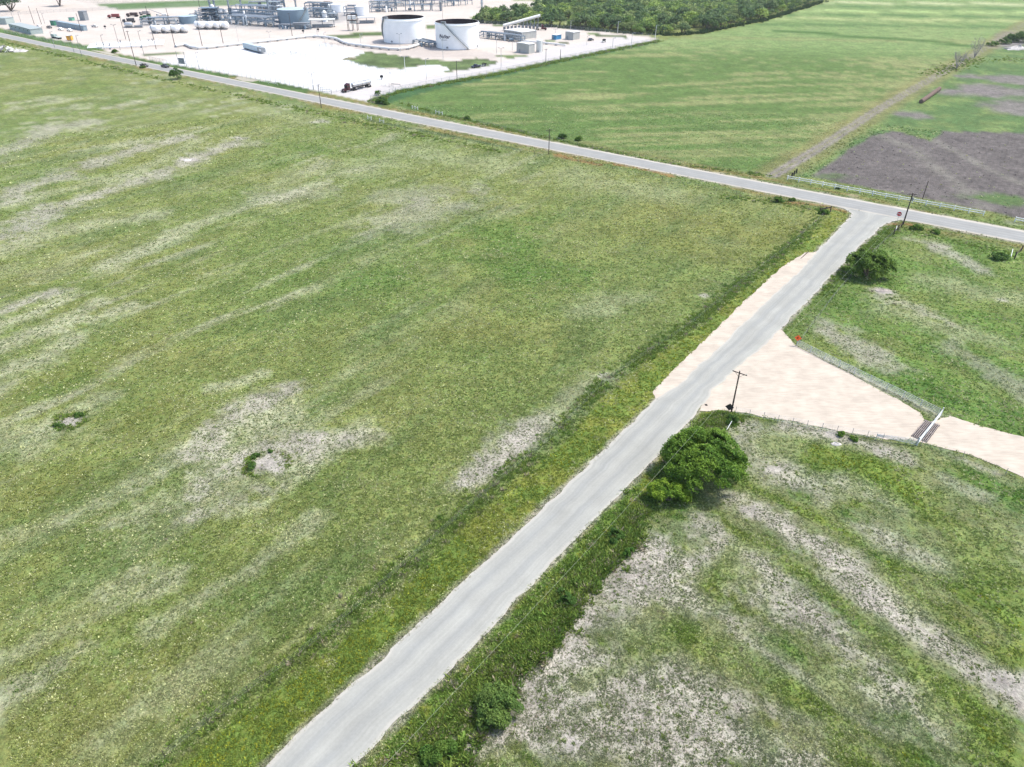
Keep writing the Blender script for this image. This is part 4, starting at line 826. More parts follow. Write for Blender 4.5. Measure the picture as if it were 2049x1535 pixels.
fence('rail_fence', 'short white two-rail fence cut by the right edge', [at(2030, 444), at(2110, 459), at(2220, 482)], 3.6, 1.42, .13, (.66, 1.22), .12, M_WHITEP, M_WHITEP, square=True)
for pts, lab in ((((825, 217.5), (836, 220)), 'small white fence brace at the crop field edge, far left of two'), (((872, 227), (885, 230)), 'small white fence brace at the crop field edge, right of two'), (((736, 238), (743, 240)), 'small white fence brace below the main road, left of two'), (((760, 244), (768, 247)), 'small white fence brace below the main road, right of two')):
    fence('fence_brace', lab, [at(*p) for p in pts], 1.4, 1.35, .12, (.78,), .09, M_CREAM, M_CREAM, n=3 if pts[0][0] > 820 else 2, square=True)
fence('fence_brace', 'weathered wooden fence brace at the field corner left of the junction', [at(1640, 428), at(1661, 424)], 2.5, 1.7, .14, (1.3, 1.5), .09, M_WOOD, M_WOOD, n=3)
fence('fence_brace', 'weathered wooden fence brace leaning at the foot of the junction pole', [at(1788, 470), at(1803, 455)], 2.5, 1.6, .12, (1.1,), .08, M_WOOD, M_WOOD, n=3, jig=.1)
fence('fence_brace', 'dark broken wooden fence brace at the right edge', [at(2030, 518), at(2042, 503)], 2, 1.7, .16, (1.1,), .09, M_WOOD, M_WOOD, n=2, jig=.15)
fence('fence_brace', 'row of three stout dark posts behind the left end of the white fence', [at(1584, 355), at(1593, 347)], 2, 1.5, .22, (), .05, M_BLACK, M_BLACK, n=3)
# pipe gate and cattle guard
GA, GB = at(1882, 832), at(1834, 892)
def gate(name, label, A, B, h, nr, r, m, extra=0):
    t = thing(name, label, 'gate', A); D = B - A; f = MB()
    for q in (0, .33, .67, 1): f.tube(D * q, D * q + Vector((0, 0, h)), r * 1.2, n=6)
    f.build('frame', m, t)
    for i in range(nr):
        z = .25 + (h - .25) * i / (nr - 1); MB().tube(Vector((0, 0, z)), D + Vector((0, 0, z)), r, n=6).build('rail', m, t)
    for P in (Vector((0, 0, 0)), D): MB().tube(P, P + Vector((0, 0, h + .35)), .09, n=8).build('post', m, t)
    return t
gate('pipe_gate', 'silver pipe gate standing across the gravel drive over the cattle guard', GA, GB, 1.35, 5, .04, M_STEEL)
q = [at(1822.4, 873), at(1849.5, 843), at(1880, 851.5), at(1854.6, 886)]; q = [p - q[0] for p in q]
t = thing('cattle_guard', 'rusty barred cattle guard set in the gravel drive under the gate', 'cattle guard', at(1822.4, 873))
b = MB(); b.add([(p.x, p.y, .075) for p in q], [(0, 1, 2, 3), (3, 2, 1, 0)]); b.build('pit_shade', M_PIT, t)  # flat sheet on the gravel, no hole; the pit's shade is its dark colour
for i in range(9):
    k = (i + .5) / 9; a = q[0].lerp(q[3], k); c = q[1].lerp(q[2], k); MB().tube(a + Vector((0, 0, .20)), c + Vector((0, 0, .20)), .085, n=6).build('bar', M_RUST, t)
f = MB()
for k in (.0, .5, 1): f.box(tuple(q[0].lerp(q[1], k).lerp(q[3].lerp(q[2], k), .5) + Vector((0, 0, .10))), ((q[3] - q[0]).length, .14, .12), math.atan2((q[3] - q[0]).y, (q[3] - q[0]).x))
f.build('frame', M_RUST, t)
t = thing('fence_wing', 'green-tinted pipe wing of tapering rails from cattle guard to wire fence', 'fence', GB); A = at(1752, 880) - GB
for i in range(5): MB().tube((0, 0, .2 + .27 * i), A + Vector((0, 0, .75 + .09 * i)), .035, n=6).build('rail', M_STEEL, t)
MB().tube((0, 0, 0), (0, 0, 1.5), .07, n=8).build('post', M_STEEL, t); MB().tube(A, A + Vector((0, 0, 1.25)), .05, n=8).build('post', M_STEEL, t)

# ---- row of hay bales at the edge of the weedy field
M_HAY = mat('old_hay', (.15, .105, .085), .95, var=.35, scale=3, bump=.4)
A, B = at(1842, 207), at(1879, 181); n = int((B - A).length / 1.55); ang = math.atan2((B - A).y, (B - A).x)
for i in range(n):
    if i == 0:
        prof = [(0, 0), (.80, .02), (.92, .12), (.92, 1.38), (.80, 1.48), (0, 1.5)]
        bale = MB().lathe(prof, (0, 0, 0), 16, 'x').build('hay_bale', M_HAY, None, True); o = bale
        tag(bale, 'old brown round hay bale in the long row beside the field track', 'hay bale', 'row of old round hay bales')
    else: o = bale.copy(); COL.objects.link(o)
    o.location = A.lerp(B, i / n) + Vector((0, 0, .84)); o.rotation_euler = (0, 0, ang + random.uniform(-.08, .08))
def heap(name, label, cat, px, rx, ry, h, m, seed, n=18):
    g = np.random.default_rng(seed); vs = [(0, 0, h)]; rings = 5
    for j in range(1, rings + 1):
        for i in range(n):
            a = 2 * pi * i / n; q = j / rings * (1 + .16 * g.normal()); vs.append((rx * q * cos(a), ry * q * sin(a), max(-.05, h * (1 - (j / rings) ** 1.3) * (1 + .25 * g.normal())) if j < rings else -.1))
    fs = [(0, 1 + i, 1 + (i + 1) % n) for i in range(n)] + [(1 + (j - 1) * n + i, 1 + j * n + i, 1 + j * n + (i + 1) % n, 1 + (j - 1) * n + (i + 1) % n) for j in range(1, rings) for i in range(n)]
    o = MB().add(vs, fs).build(name, m, None, True, at(*px)); return tag(o, label, cat)
M_RUBBLE = mat('pale_rubble', (.44, .42, .40), .95, var=.25, scale=2)
heap('rubble_heap', 'low pale heap beside the dark scrub at the right edge', 'heap', (2035, 99), 8, 4, 2.2, M_RUBBLE, 1)
heap('stone_heap', 'small white stone heap lying in the left meadow', 'heap', (375, 321), 1.6, .9, .45, mat('white_stone', (.6, .58, .54), .9), 2)
heap('dirt_mound', 'little bare dirt mound in the right meadow below the dark tree', 'heap', (1766, 582), 1.6, .8, .35, mat('bare_dirt', (.30, .265, .24), .95, scale=3), 3)
heap('spoil_heap', 'white spoil lump on grey soil below the wire fence', 'heap', (1674, 889), .9, .5, .3, M_RUBBLE, 4)
heap('clod', 'dark clod of dirt at the lower edge of the gravel drive', 'clod', (1413, 811), .35, .3, .2, M_PIT, 6)
# fallen branch by the gravel strip
rod('fallen_branch', 'bare dry branch lying beside the gravel strip near the junction', 'branch', (1602, 518), (3.4, 4.2, .25), .09, M_WOOD)
# ------------------------------------------------------------------ vehicles
def vehicle(kind, px, head, label, color, L=5.6, cat=None, name=None, glass=M_GLASS):
    m = mat('paint_' + label.split()[0], color, .35, .1, .05, spec=.5)
    P = at(*px); t = thing(name or kind, label, cat or ('pickup' if kind == 'pickup_truck' else 'car'), P, R(head)); s = L / 5.6; w = .98
    if kind == 'pickup_truck':
        body = [(-2.8, .5), (-2.8, 1.12), (-.62, 1.12), (-.62, 1.16), (1.05, 1.18), (2.6, 1.08), (2.8, .9), (2.8, .48)]
        cab = [(-.66, 1.15), (-.55, 1.84), (.45, 1.88), (1.2, 1.17)]; win = [(-.60, 1.24), (-.52, 1.74), (.44, 1.78), (1.08, 1.24)]
    else:
        body = [(-2.2, .45), (-2.25, .85), (-2.0, 1.02), (1.0, 1.0), (2.1, .88), (2.3, .7), (2.25, .42)]
        cab = [(-2.0, 1.0), (-1.5, 1.62), (.1, 1.66), (1.05, 1.0)]; win = [(-1.85, 1.07), (-1.45, 1.52), (.08, 1.56), (.9, 1.07)]
    sc = lambda p: [(x * s, z) for x, z in p]
    b = MB().prism(sc(body), -w, w).prism(sc(cab), -w * .84, w * .84)
    if kind == 'pickup_truck': b.box((-1.72 * s, 0, 1.15), (2.1 * s, 1.6, .02))
    b.build('body', m, t, bevel=.06)
    MB().prism(sc(win), -w * .855, w * .855).build('window', glass, t)
    MB().box((.92 * s if kind == 'pickup_truck' else .62 * s, 0, 1.42 if kind == 'pickup_truck' else 1.3), (.5, 1.5, .3), M=None).build('windscreen', glass, t)
    for x in (-1.75 * s, 1.8 * s):
        for y in (-.86, .86): MB().tube((x, y - .13, .4), (x, y + .13, .4), .4, n=14).build('wheel', M_BLACK, t, True)
    for y in (-.7, .7): MB().box((2.78 * s if kind == 'pickup_truck' else 2.27 * s, y, .86 if kind == 'pickup_truck' else .72), (.06, .34, .16)).build('headlight', M_CERAM, t)
    return t
FMA = -37.5; PLA = 48.0
vehicle('pickup_truck', (289, 133.5), FMA, 'black pickup with a pale bonnet driving on the main road', (.02, .022, .026), 5.8)
vehicle('pickup_truck', (331, 135), FMA + 180, 'dark grey pickup on the far lane of the main road by the tufted bush', (.06, .066, .075), 5.8)
pk = vehicle('pickup_truck', (952, 135.5), PLA + 180, 'navy pickup towing a small trailer on the plant road', (.018, .022, .045), 5.8)
for i, (px, hd, lab, c) in enumerate((((122, 60.5), FMA, 'white pickup in front of blue-grey containers, left of two', (.72, .73, .72)), ((140, 62.5), FMA, 'white pickup in front of blue-grey containers, right of two', (.75, .75, .74)), ((78, 66), FMA, 'black pickup parked at the end of the long grey-green building', (.025, .025, .03)),
    ((71, 61.5), FMA + 180, 'white pickup parked behind the black pickup by the long building', (.66, .67, .68)), ((79, 54.5), FMA, 'white car beside the dark pickup near the green box', (.7, .7, .7)), ((99, 56.5), FMA, 'dark blue pickup parked below the green box', (.03, .035, .05)), ((190, 54.5), FMA + 10, 'silver pickup parked alone beyond the containers', (.5, .5, .5)),
    ((665, 54), 60, 'white pickup parked beside the loading canopy', (.75, .75, .74)), ((1182, 81.5), PLA, 'dark blue car parked near the wood', (.04, .055, .075)))):
    vehicle('car' if 'car' in lab.split() else 'pickup_truck', px, hd, lab, c, 5.4)
# small trailer behind the navy pickup
D = Vector((cos(R(PLA)), sin(R(PLA)), 0)); P = at(952, 135.5) + D * 6.2
t = thing('utility_trailer', 'small open trailer carrying dark equipment behind the navy pickup', 'trailer', P, R(PLA))
MB().box((0, 0, .62), (3.4, 1.9, .14)).box((-2.4, 0, .6), (1.5, .12, .1)).build('deck', M_GREYM, t)
MB().tube((-.9, 0, .7), (-.9, 0, 1.9), .28, .2, 8).tube((.5, .3, .7), (.6, .3, 1.8), .3, .24, 8).box((1.2, -.3, 1.05), (.8, .8, .8)).build('equipment', M_BLACK, t)
for y in (-1.0, 1.0): MB().tube((.2, y - .1, .36), (.2, y + .1, .36), .36, n=12).build('wheel', M_BLACK, t, True)
t = thing('utility_trailer', 'small dark trailer standing alone on the plant road near the wood', 'trailer', at(1208, 84.5), R(PLA)); MB().box((0, 0, .7), (4.2, 2, .16)).box((-2.6, 0, .6), (1.6, .1, .1)).build('deck', M_CREAM, t); MB().box((.3, 0, 1.35), (2.0, 1.5, 1.1)).build('equipment', M_BLACK, t, bevel=.1)
for y in (-1.05, 1.05): MB().tube((.2, y - .1, .38), (.2, y + .1, .38), .38, n=12).build('wheel', M_BLACK, t, True)

M_MAROON = mat('maroon_paint', (.055, .010, .014), .4, .1, .1, spec=.5)
M_CHROME = mat('polished_tank', (.52, .52, .53), .28, .75, .12, .8)
def tractor(px, head, label, paint, name='semi_tractor'):
    t = thing(name, label, 'truck', at(*px), R(head))
    MB().prism([(.3, .75), (.3, 1.75), (1.7, 1.72), (2.35, 1.55), (2.5, .7)], -.62, .62).box((-.55, 0, 2.0), (1.7, 2.2, 2.3)).prism([(-1.4, 3.15), (-1.4, 3.75), (-.9, 3.7), (.2, 3.15)], -1.0, 1.0).build('cab', paint, t, bevel=.08)
    MB().box((.32, 0, 2.45), (.06, 1.9, .7)).box((-.2, 0, 2.45), (.8, 2.24, .6)).build('window', M_GLASS, t)
    MB().box((-1.6, 0, .72), (8.0, .9, .28)).box((2.62, 0, .62), (.18, 2.3, .4)).build('chassis', M_BLACK, t)
    MB().box((1.55, .88, .95), (1.3, .5, .12)).box((1.55, -.88, .95), (1.3, .5, .12)).build('fender', paint, t)
    for y in (-1.0, 1.0): MB().tube((-1.5, y, 1), (-1.5, y, 4.0), .09, n=8).build('exhaust_stack', M_CHROME, t, True)
    for x in (1.55, -3.7, -5.0):
        for y in (-.95, .95): MB().tube((x, y - .22, .52), (x, y + .22, .52), .52, n=16).build('wheel', M_BLACK, t, True)
    for y in (-.8, .8): MB().box((2.5, y, 1.0), (.1, .3, .25)).build('headlight', M_CERAM, t)
    return t
HT = math.degrees(math.atan2((at(690, 184) - at(757, 168)).y, (at(690, 184) - at(757, 168)).x))
HT = PLA + 180 + 6
tractor((694, 184), HT, 'maroon semi tractor coupled to the silver tank trailer at the plant entrance', M_MAROON)
D = Vector((cos(R(HT)), sin(R(HT)), 0)); P = at(694, 184) - D * 9.6
t = thing('tank_trailer', 'silver cylindrical tank trailer behind the maroon tractor', 'trailer', P, R(HT))
MB().lathe([(0, -6.0), (.7, -5.95), (.98, -5.75), (1.0, -5.6), (1.0, 5.6), (.98, 5.75), (.7, 5.95), (0, 6.0)], (0, 0, 2.35), 24, 'x').build('tank', M_CHROME, t, True)
b = MB()
for x in (-5.4, -2.7, 0, 2.7, 5.4): b.lathe([(1.0, -.05), (1.06, -.05), (1.06, .05), (1.0, .05)], (x, 0, 2.35), 24, 'x')
b.build('band', M_GREYM, t, True); MB().box((0, 0, 3.36), (9, .5, .07)).build('walkway', M_GREYM, t); MB().box((-.3, 0, 1.15), (11.4, .8, .25)).box((1.5, .9, .8), (4, .3, .5)).build('chassis', M_BLACK, t)
for x in (-5.0, -3.75):
    for y in (-.95, .95): MB().tube((x, y - .22, .52), (x, y + .22, .52), .52, n=16).build('wheel', M_BLACK, t, True)
tractor((1087, 60.5), PLA - 50, 'dark red semi tractor parked under the sloped canopy pipe', mat('dark_red_paint', (.09, .015, .018), .4))

# ------------------------------------------------------------------ storage tanks
M_TANKW = mat('tank_white', (.88, .89, .89), .45, var=.05, scale=.25)
M_TANKB = mat('tank_blue_grey', (.17, .235, .29), .5, var=.10, scale=.3)
M_TROOF = mat('tank_blue_roof', (.36, .44, .50), .5, var=.08, scale=.3)
M_INNER = mat('tank_inside_rust', (.030, .018, .020), .9, var=.3, scale=.5)
M_STAIR = mat('stair_steel', (.22, .25, .26), .6, .3, .15)
M_CONC = mat('concrete', (.36, .35, .34), .9, var=.12)
def shell_tank(px, Rr, h, label, open_top, paint, stair, face0, roof=None, n=96):
    P = at(*px); t = thing('storage_tank', label, 'tank', P, 0); f = math.atan2(-P.y, -P.x)      # azimuth facing the road side
    if open_top:
        MB().lathe([(Rr, .25), (Rr, h - 1.1), (Rr + .45, h - 1.05), (Rr + .45, h - .95), (Rr, h - .9), (Rr, h), (Rr - .12, h)], (0, 0, 0), n).build('shell', paint, t, True)
        MB().lathe([(Rr - .13, h - .02), (Rr - .14, h * .45), (0, h * .45 + .3)], (0, 0, 0), n).build('floating_roof', M_INNER, t, True)
    else:
        MB().lathe([(Rr, .2), (Rr, h), (Rr + .1, h)], (0, 0, 0), n).build('shell', paint, t, True)
        MB().lathe([(Rr + .1, h + .003), (Rr * .5, h + Rr * .055), (0, h + Rr * .085)], (0, 0, 0), n).build('roof', roof or paint, t, True)
    MB().lathe([(Rr + .35, -.1), (Rr + .35, .22), (Rr - .3, .25)], (0, 0, 0), n).build('foundation', M_CONC, t, True)
    if stair:
        a0, a1 = stair; s = MB(); rl = MB(); N = 34
        pts = [(f + R(a0 + (a1 - a0) * i / N), h * (1 - i / N)) for i in range(N + 1)]
        for (p, z), (p2, z2) in zip(pts[:-1], pts[1:]):
            for k0, k1, dz in ((Rr + .05, Rr + .95, 0),):
                s.add([(k0 * cos(p), k0 * sin(p), z), (k1 * cos(p), k1 * sin(p), z), (k1 * cos(p2), k1 * sin(p2), z2), (k0 * cos(p2), k0 * sin(p2), z2),
                       (k0 * cos(p), k0 * sin(p), z - .35), (k1 * cos(p), k1 * sin(p), z - .35), (k1 * cos(p2), k1 * sin(p2), z2 - .35), (k0 * cos(p2), k0 * sin(p2), z2 - .35)],
                      [(0, 1, 2, 3), (7, 6, 5, 4), (1, 5, 6, 2), (0, 3, 7, 4)])
            q = Rr + .95; rl.tube((q * cos(p), q * sin(p), z + 1.0), (q * cos(p2), q * sin(p2), z2 + 1.0), .05, n=4); rl.tube((q * cos(p), q * sin(p), z), (q * cos(p), q * sin(p), z + 1.0), .035, n=4)
        s.build('stair', M_STAIR, t); rl.build('handrail', M_STAIR, t)
        p0 = f + R(a0) ; pf = MB(); q = Rr - .2
        for k in range(6):
            pa = p0 - R(k * 2.2) * (1 if a1 > a0 else -1); pf.box((q * cos(pa), q * sin(pa), h + .12), (2.4, 1.0, .1), pa); pf.tube(((q + 1.1) * cos(pa), (q + 1.1) * sin(pa), h + .1), ((q + 1.1) * cos(pa), (q + 1.1) * sin(pa), h + 1.2), .06, n=4)
            pf.box((q * cos(pa), q * sin(pa), h + 1.15), (2.2, .08, .08), pa); pf.box(((q - .4) * cos(pa), (q - .4) * sin(pa), h + .6), (1.2, .4, .9), pa)
        pf.build('platform', M_GREYM, t)
    return t, f, P
T2, f2, P2 = shell_tank((916, 93.6), 13.75, 14.6, 'large open white storage tank with lettering and a diagonal stair', True, M_TANKW, (-33, 30), 0)
T1, f1, P1 = shell_tank((810, 82.2), 13.75, 14.4, 'large open white storage tank without lettering, left of the lettered one', True, M_TANKW, (-62, -112), 0)
def wrap(me, tank, Rr, ang, z, name, m):
    me.materials.append(m)
    for v in me.vertices:
        a = ang + v.co.x / Rr; r = Rr + .06 + v.co.z; zz = v.co.y + z
        v.co = (r * cos(a), r * sin(a), zz)
    o = bpy.data.objects.new(name, me); COL.objects.link(o); o.parent = tank; return o
M_LOGO = mat('logo_navy', (.02, .025, .05), .5)
wrap(lettering('NuStar', 2.7, .35, .07, .02), T2, 13.75, f2 + R(-36.5), 7.3, 'lettering', M_LOGO)
sw = MB()   # the curved swoosh left of the word
for i in range(14):
    a0, a1 = R(118 + 9 * i), R(118 + 9 * (i + 1)); w0, w1 = .28 * sin(pi * (i + .3) / 15) + .04, .28 * sin(pi * (i + 1.3) / 15) + .04
    cx_, cy_ = -2.6, -.1; q = lambda a, w: (cx_ + (1.15 + w) * cos(a), cy_ + (1.75 + w) * sin(a), .02)
    sw.add([q(a0, -w0), q(a0, w0), q(a1, w1), q(a1, -w1)], [(0, 1, 2, 3)])
for i in range(6): sw.box((-1.9 + .75 * i, -2.0 + .05 * i, .02), (.42 if i else .7, .30 if i else .5, .03))
me = bpy.data.meshes.new('emblem'); me.from_pydata(sw.v, [], sw.f); me.update(); wrap(me, T2, 13.75, f2 + R(-36.5), 7.3, 'emblem', M_LOGO)
for T, f, ang in ((T2, f2, -28), (T2, f2, 62), (T1, f1, -37), (T1, f1, 25)):
    a = f + R(ang); MB().tube((13.6 * cos(a), 13.6 * sin(a), 1.3), (14.3 * cos(a), 14.3 * sin(a), 1.3), .55, n=14).build('manhole', M_GREYM, T, True)
def by_width(px, wpx): return wpx / 2 * mpp(*px)
for px, wp, yt, lab, paint, roof, st in (((590, 51), 60, 17.5, 'blue-grey cone-roofed storage tank, the biggest in the process area', M_TANKB, M_TROOF, (52, -2)), ((378, 46.5), 35, 31.5, 'small blue-grey storage tank behind the white bullet tanks', M_TANKB, M_TROOF, None),
    ((677, 24), 28, 8.5, 'white storage tank partly behind the white vessel, left of two', M_TANKW, None, None), ((725, 31), 27, 12.0, 'white storage tank behind the dark steel frame, right of two', M_TANKW, None, None)):
    shell_tank(px, by_width(px, wp), tall(px[0], px[1], yt), lab, False, paint, st, 0, roof, 64)

# ---- horizontal bullet tanks
def bullet(px, r, L, head, label, group):
    t = thing('bullet_tank', label, 'tank', at(*px), R(head), group)
    MB().lathe([(0, -L / 2 - r * .7)] + [(r * sin(R(a)), -L / 2 - r * .7 * cos(R(a))) for a in (20, 40, 60, 80)] + [(r, -L / 2), (r, L / 2)] + [(r * sin(R(a)), L / 2 + r * .7 * cos(R(a))) for a in (80, 60, 40, 20)] + [(0, L / 2 + r * .7)], (0, 0, r + .9), 28, 'x').build('vessel', M_WHITEP, t, True)
    for x in (-L * .3, L * .3): MB().box((x, 0, .75), (.7, r * 1.6, 1.7)).build('saddle', M_CONC, t)
    MB().box((0, 0, 2 * r + 1.05), (L * .8, .8, .1)).tube((L * .2, 0, 2 * r + 1), (L * .2, 0, 2 * r + 2), .15, n=6).build('walkway', M_GREYM, t); return t
for i, x in enumerate((313, 331.5, 350.5, 368)):
    bullet((x, 66.2 - .25 * i), 2.15, 7.5, 143, 'white horizontal bullet tank in the left row of four, number %s from its left' % ('first', 'second', 'third', 'last')[i], 'left row of bullet tanks')
for i, x in enumerate((401, 417, 433.5, 449)):
    bullet((x, 58.5), 2.2, 7, 143, 'white horizontal bullet tank in the right row of four, number %s from its left' % ('first', 'second', 'third', 'last')[i], 'right row of bullet tanks')

# ------------------------------------------------------------------ process plant
M_PIPE = mat('pipe_grey', (.27, .31, .34), .5, .3, .15)
M_PIPEB = mat('pipe_blue_grey', (.15, .205, .26), .55, .2, .15)
M_SILVER = mat('insulation_silver', (.50, .52, .53), .4, .5, .1)
def rack(pa, pb, w, h, npipe, label, levels=2, step=7.0, name='pipe_rack', m=M_PIPEB, seed=0, vessels=0):
    A, B = at(*pa), at(*pb); D = B - A; L = D.length; t = thing(name, label, 'pipe rack', A, math.atan2(D.y, D.x)); g = random.Random(seed + 31)
    f = MB(); n = max(2, int(L / step) + 1)
    for i in range(n):
        x = L * i / (n - 1)
        for y in (-w / 2, w / 2): f.box((x, y, h / 2), (.42, .42, h))
        for k in range(levels): f.box((x, 0, h * (k + 1) / levels - .2), (.4, w, .4))
    for k in range(levels):
        for y in (-w / 2, w / 2): f.box((L / 2, y, h * (k + 1) / levels - .5), (L, .2, .25))
    f.build('frame', m, t)
    for k in range(int(npipe * 1.5)):
        lv = g.randint(1, levels); y = g.uniform(-w * .45, w * .45); r = g.choice((.2, .28, .38, .5)); a = g.uniform(0, L * .25); b = g.uniform(L * .75, L)
        MB().tube((a, y, h * lv / levels + r), (b, y, h * lv / levels + r), r, n=8).build('pipe', g.choice((M_PIPE, M_SILVER, M_PIPEB, M_GREYM)), t, True)
    for k in range(vessels * 2):
        x = g.uniform(.1, .9) * L; y = g.uniform(-w, w) * .8; hh = g.uniform(.25, 1.1) * h; r = g.uniform(.4, .9)
        if g.random() < .5: MB().lathe([(0, 0), (r, 0), (r, hh), (r * .6, hh + r * .5), (0, hh + r * .6)], (x, y, 0), 14).build('vessel', g.choice((M_SILVER, M_PIPEB, M_WHITEP)), t, True)
        else: MB().lathe([(0, -1.6), (r, -1.4), (r, 1.4), (0, 1.6)], (x, y, r + .5), 14, 'x', g.uniform(0, 3)).build('vessel', g.choice((M_SILVER, M_PIPEB, M_GREYM)), t, True)
    return t
RK = [((284, 50), (362, 47.5), 6, 4.5, 9, 'low pipe rack left of the small blue-grey tank', 2, 3), ((452, 46), (556, 54), 9, 6, 14, 'long low pipe rack between the right bullet tanks and the big blue-grey tank', 2, 9), ((456, 38), (556, 43), 8, 7, 12, 'long pipe rack behind the front rack of the process area', 3, 6),
      ((470, 29), (556, 32), 7, 7, 10, 'rear pipe rack of the process area under the slim columns', 2, 5), ((396, 44), (452, 41), 8, 8, 8, 'pipe rack at the foot of the steel process tower', 3, 4), ((622, 33), (662, 36), 7, 6, 10, 'pipe rack right of the big blue-grey tank', 3, 4), ((616, 22), (664, 24), 8, 6.5, 12, 'higher pipe rack behind the big blue-grey tank', 3, 4),
      ((560, 58), (622, 58.5), 2, 2.6, 6, 'ground pipe run along the foot of the big blue-grey tank', 1, 5), ((692, 31), (714, 31.5), 6, 7, 6, 'short pipe rack between the two white storage tanks', 3, 2), ((742, 24), (792, 22), 8, 8, 10, 'pipe rack right of the white storage tanks', 3, 4), ((744, 14), (806, 12), 8, 5, 10, 'far pipe rack above the right white tank', 2, 3),
      ((794, 22), (882, 20.5), 9, 13, 6, 'tall open steel structure of many posts behind the white tanks', 3, 2), ((800, 9), (900, 6), 10, 9, 8, 'far elevated pipe bridge by the top edge', 3, 3), ((886, 13), (940, 9), 8, 8, 5, 'thin far pipe rack right of the elevated bridge', 2, 1),
      ((963, 75), (1046, 84), 5, 3.6, 9, 'pipe rack running from the lettered tank to the pump house', 2, 4), ((836, 87), (872, 96), 7, 2.4, 7, 'low piping between the two big white tanks', 1, 4), ((560, 20), (556, 10), 10, 9, 5, 'steel structure behind the big blue-grey tank at its left', 3, 3),
      ((380, 41), (398, 36), 6, 4, 4, 'small rack behind the small blue-grey tank', 2, 1), ((500, 20), (560, 18), 8, 6, 6, 'rear yard pipe rack left of the big blue-grey tank', 2, 3)]
for i, (a, b, w, h, n, lab, lv, vs) in enumerate(RK): rack(a, b, w, h, n, lab, lv, 7, seed=i, vessels=vs)
def column(px, ytop, wpx, label, m=M_SILVER, name='process_column', rings=2, loc=None, h=None):
    h = h or tall(px[0], px[1], ytop); r = by_width(px, wpx); t = thing(name, label, 'column', at(*px))
    MB().lathe([(r * 1.1, 0), (r, 1.2), (r, h - r), (r * .7, h - r * .4), (0, h)], (0, 0, 0), 18).build('shell', m, t, True); b = MB()
    for k in range(rings):
        z = h * (k + 1) / (rings + .6); b.lathe([(r, 0), (r + .9, 0), (r + .9, .1), (r, .1)], (0, 0, z), 18); b.lathe([(r + .88, 1.0), (r + .95, 1.0), (r + .95, 1.08), (r + .88, 1.08)], (0, 0, z), 18)
    b.tube((r + .2, 0, 0), (r + .2, 0, h * .95), .09, n=5); b.build('platform', M_GREYM, t); return t
column((430, 40), 8, 8, 'white column on the steel process tower', M_WHITEP); column((425, 36), -6, 3.5, 'slim grey column beside the white column', M_PIPE); column((434, 38), -10, 3.5, 'tall slim grey column right of the white column', M_PIPE)
column((460, 27), -14, 3, 'slim column rising past the top edge, left of the rear rack', M_PIPE); column((485, 27), -12, 3, 'slim column rising past the top edge, right of its twin', M_PIPE); column((540, 36), -10, 3.5, 'slim grey column just left of the big blue-grey tank', M_PIPE); column((592, 14), -20, 3, 'slim grey column behind the big blue-grey tank', M_PIPE)
column((651, 43), 20.5, 9.5, 'broad white vertical vessel by the loading canopy', M_WHITEP, 'vertical_vessel'); column((669, 34), 22, 6, 'short white vertical vessel in front of the white storage tank', M_WHITEP, 'vertical_vessel'); column((441, 43), 30, 6.5, 'short blue-grey vertical vessel behind the right bullet tanks', M_PIPEB, 'vertical_vessel'); column((430, 43), 31, 6, 'short blue-grey vessel left of its twin behind the bullet tanks', M_PIPEB, 'vertical_vessel')
column((882, 22), 1, 4.5, 'dark grey tower at the right end of the tall steel structure', M_GREYM); column((964, 14.5), -6, 4, 'lone pale column at the far edge of the yard', M_SILVER); column((660, 30), 8, 5, 'grey-white column left of the white storage tank', M_SILVER); column((845, 20), 6, 4, 'pale column inside the tall steel structure', M_SILVER)
def tower(px, ytop, w, label, m=M_PIPEB):
    h = tall(px[0], px[1], ytop); t = thing('process_tower', label, 'steel tower', at(*px), R(8)); f = MB()
    for x in (-w / 2, 0, w / 2):
        for y in (-w * .4, w * .4): f.box((x, y, h / 2), (.3, .3, h))
    for k in range(1, 5):
        z = h * k / 4.2; f.box((0, 0, z), (w, w * .8, .18))
        for y in (-w * .4, w * .4): f.box((0, y, z + 1.0), (w, .08, .08)); f.tube((-w / 2, y, z - h / 4.2), (w / 2, y, z), .09, n=4)
    f.build('frame', m, t)
    for k in range(5):
        x = (-.35 + .17 * k) * w; MB().lathe([(0, 0), (.7, 0), (.7, h * (.3 + .12 * (k % 3))), (0, h * (.36 + .12 * (k % 3)))], (x, (-1) ** k * w * .2, h * .08), 12).build('vessel', (M_SILVER, M_PIPE, M_WHITEP)[k % 3], t, True)
tower((423, 43), 14, 13, 'blue-grey steel process tower behind the right bullet tanks'); tower((552, 24), 2, 10, 'blue-grey steel tower behind the big tank on its left', M_PIPE); tower((658, 22), 4, 7, 'pale steel tower by the left white storage tank', M_PIPE); tower((668, 40), 26, 7, 'grey steel frame of pipes between white vessel and white tanks', M_PIPE)
for px, lab in (((445, 28), 'white drum skid with black end left of its twin, near the white column'), ((471, 30), 'white drum skid with black end right of its twin, behind the rear rack'), ((530, 17.5), 'white drum skid with black end by the top edge, left of the big tank'), ((556, 19), 'white drum skid with black end touching the big tank outline')):
    t = thing('drum_skid', lab, 'drum skid', at(*px), R(-8)); MB().lathe([(0, -4), (1.1, -3.8), (1.3, -3.4), (1.3, 3.4), (1.1, 3.8), (0, 4)], (1, 0, 2.3), 16, 'x').build('drum', M_WHITEP, t, True)
    MB().box((-4.2, 0, 2.6), (1.6, 3, 5.2)).build('end_stack', M_BLACK, t); MB().box((0, 0, .5), (10, 2.6, .5)).build('skid', M_GREYM, t)
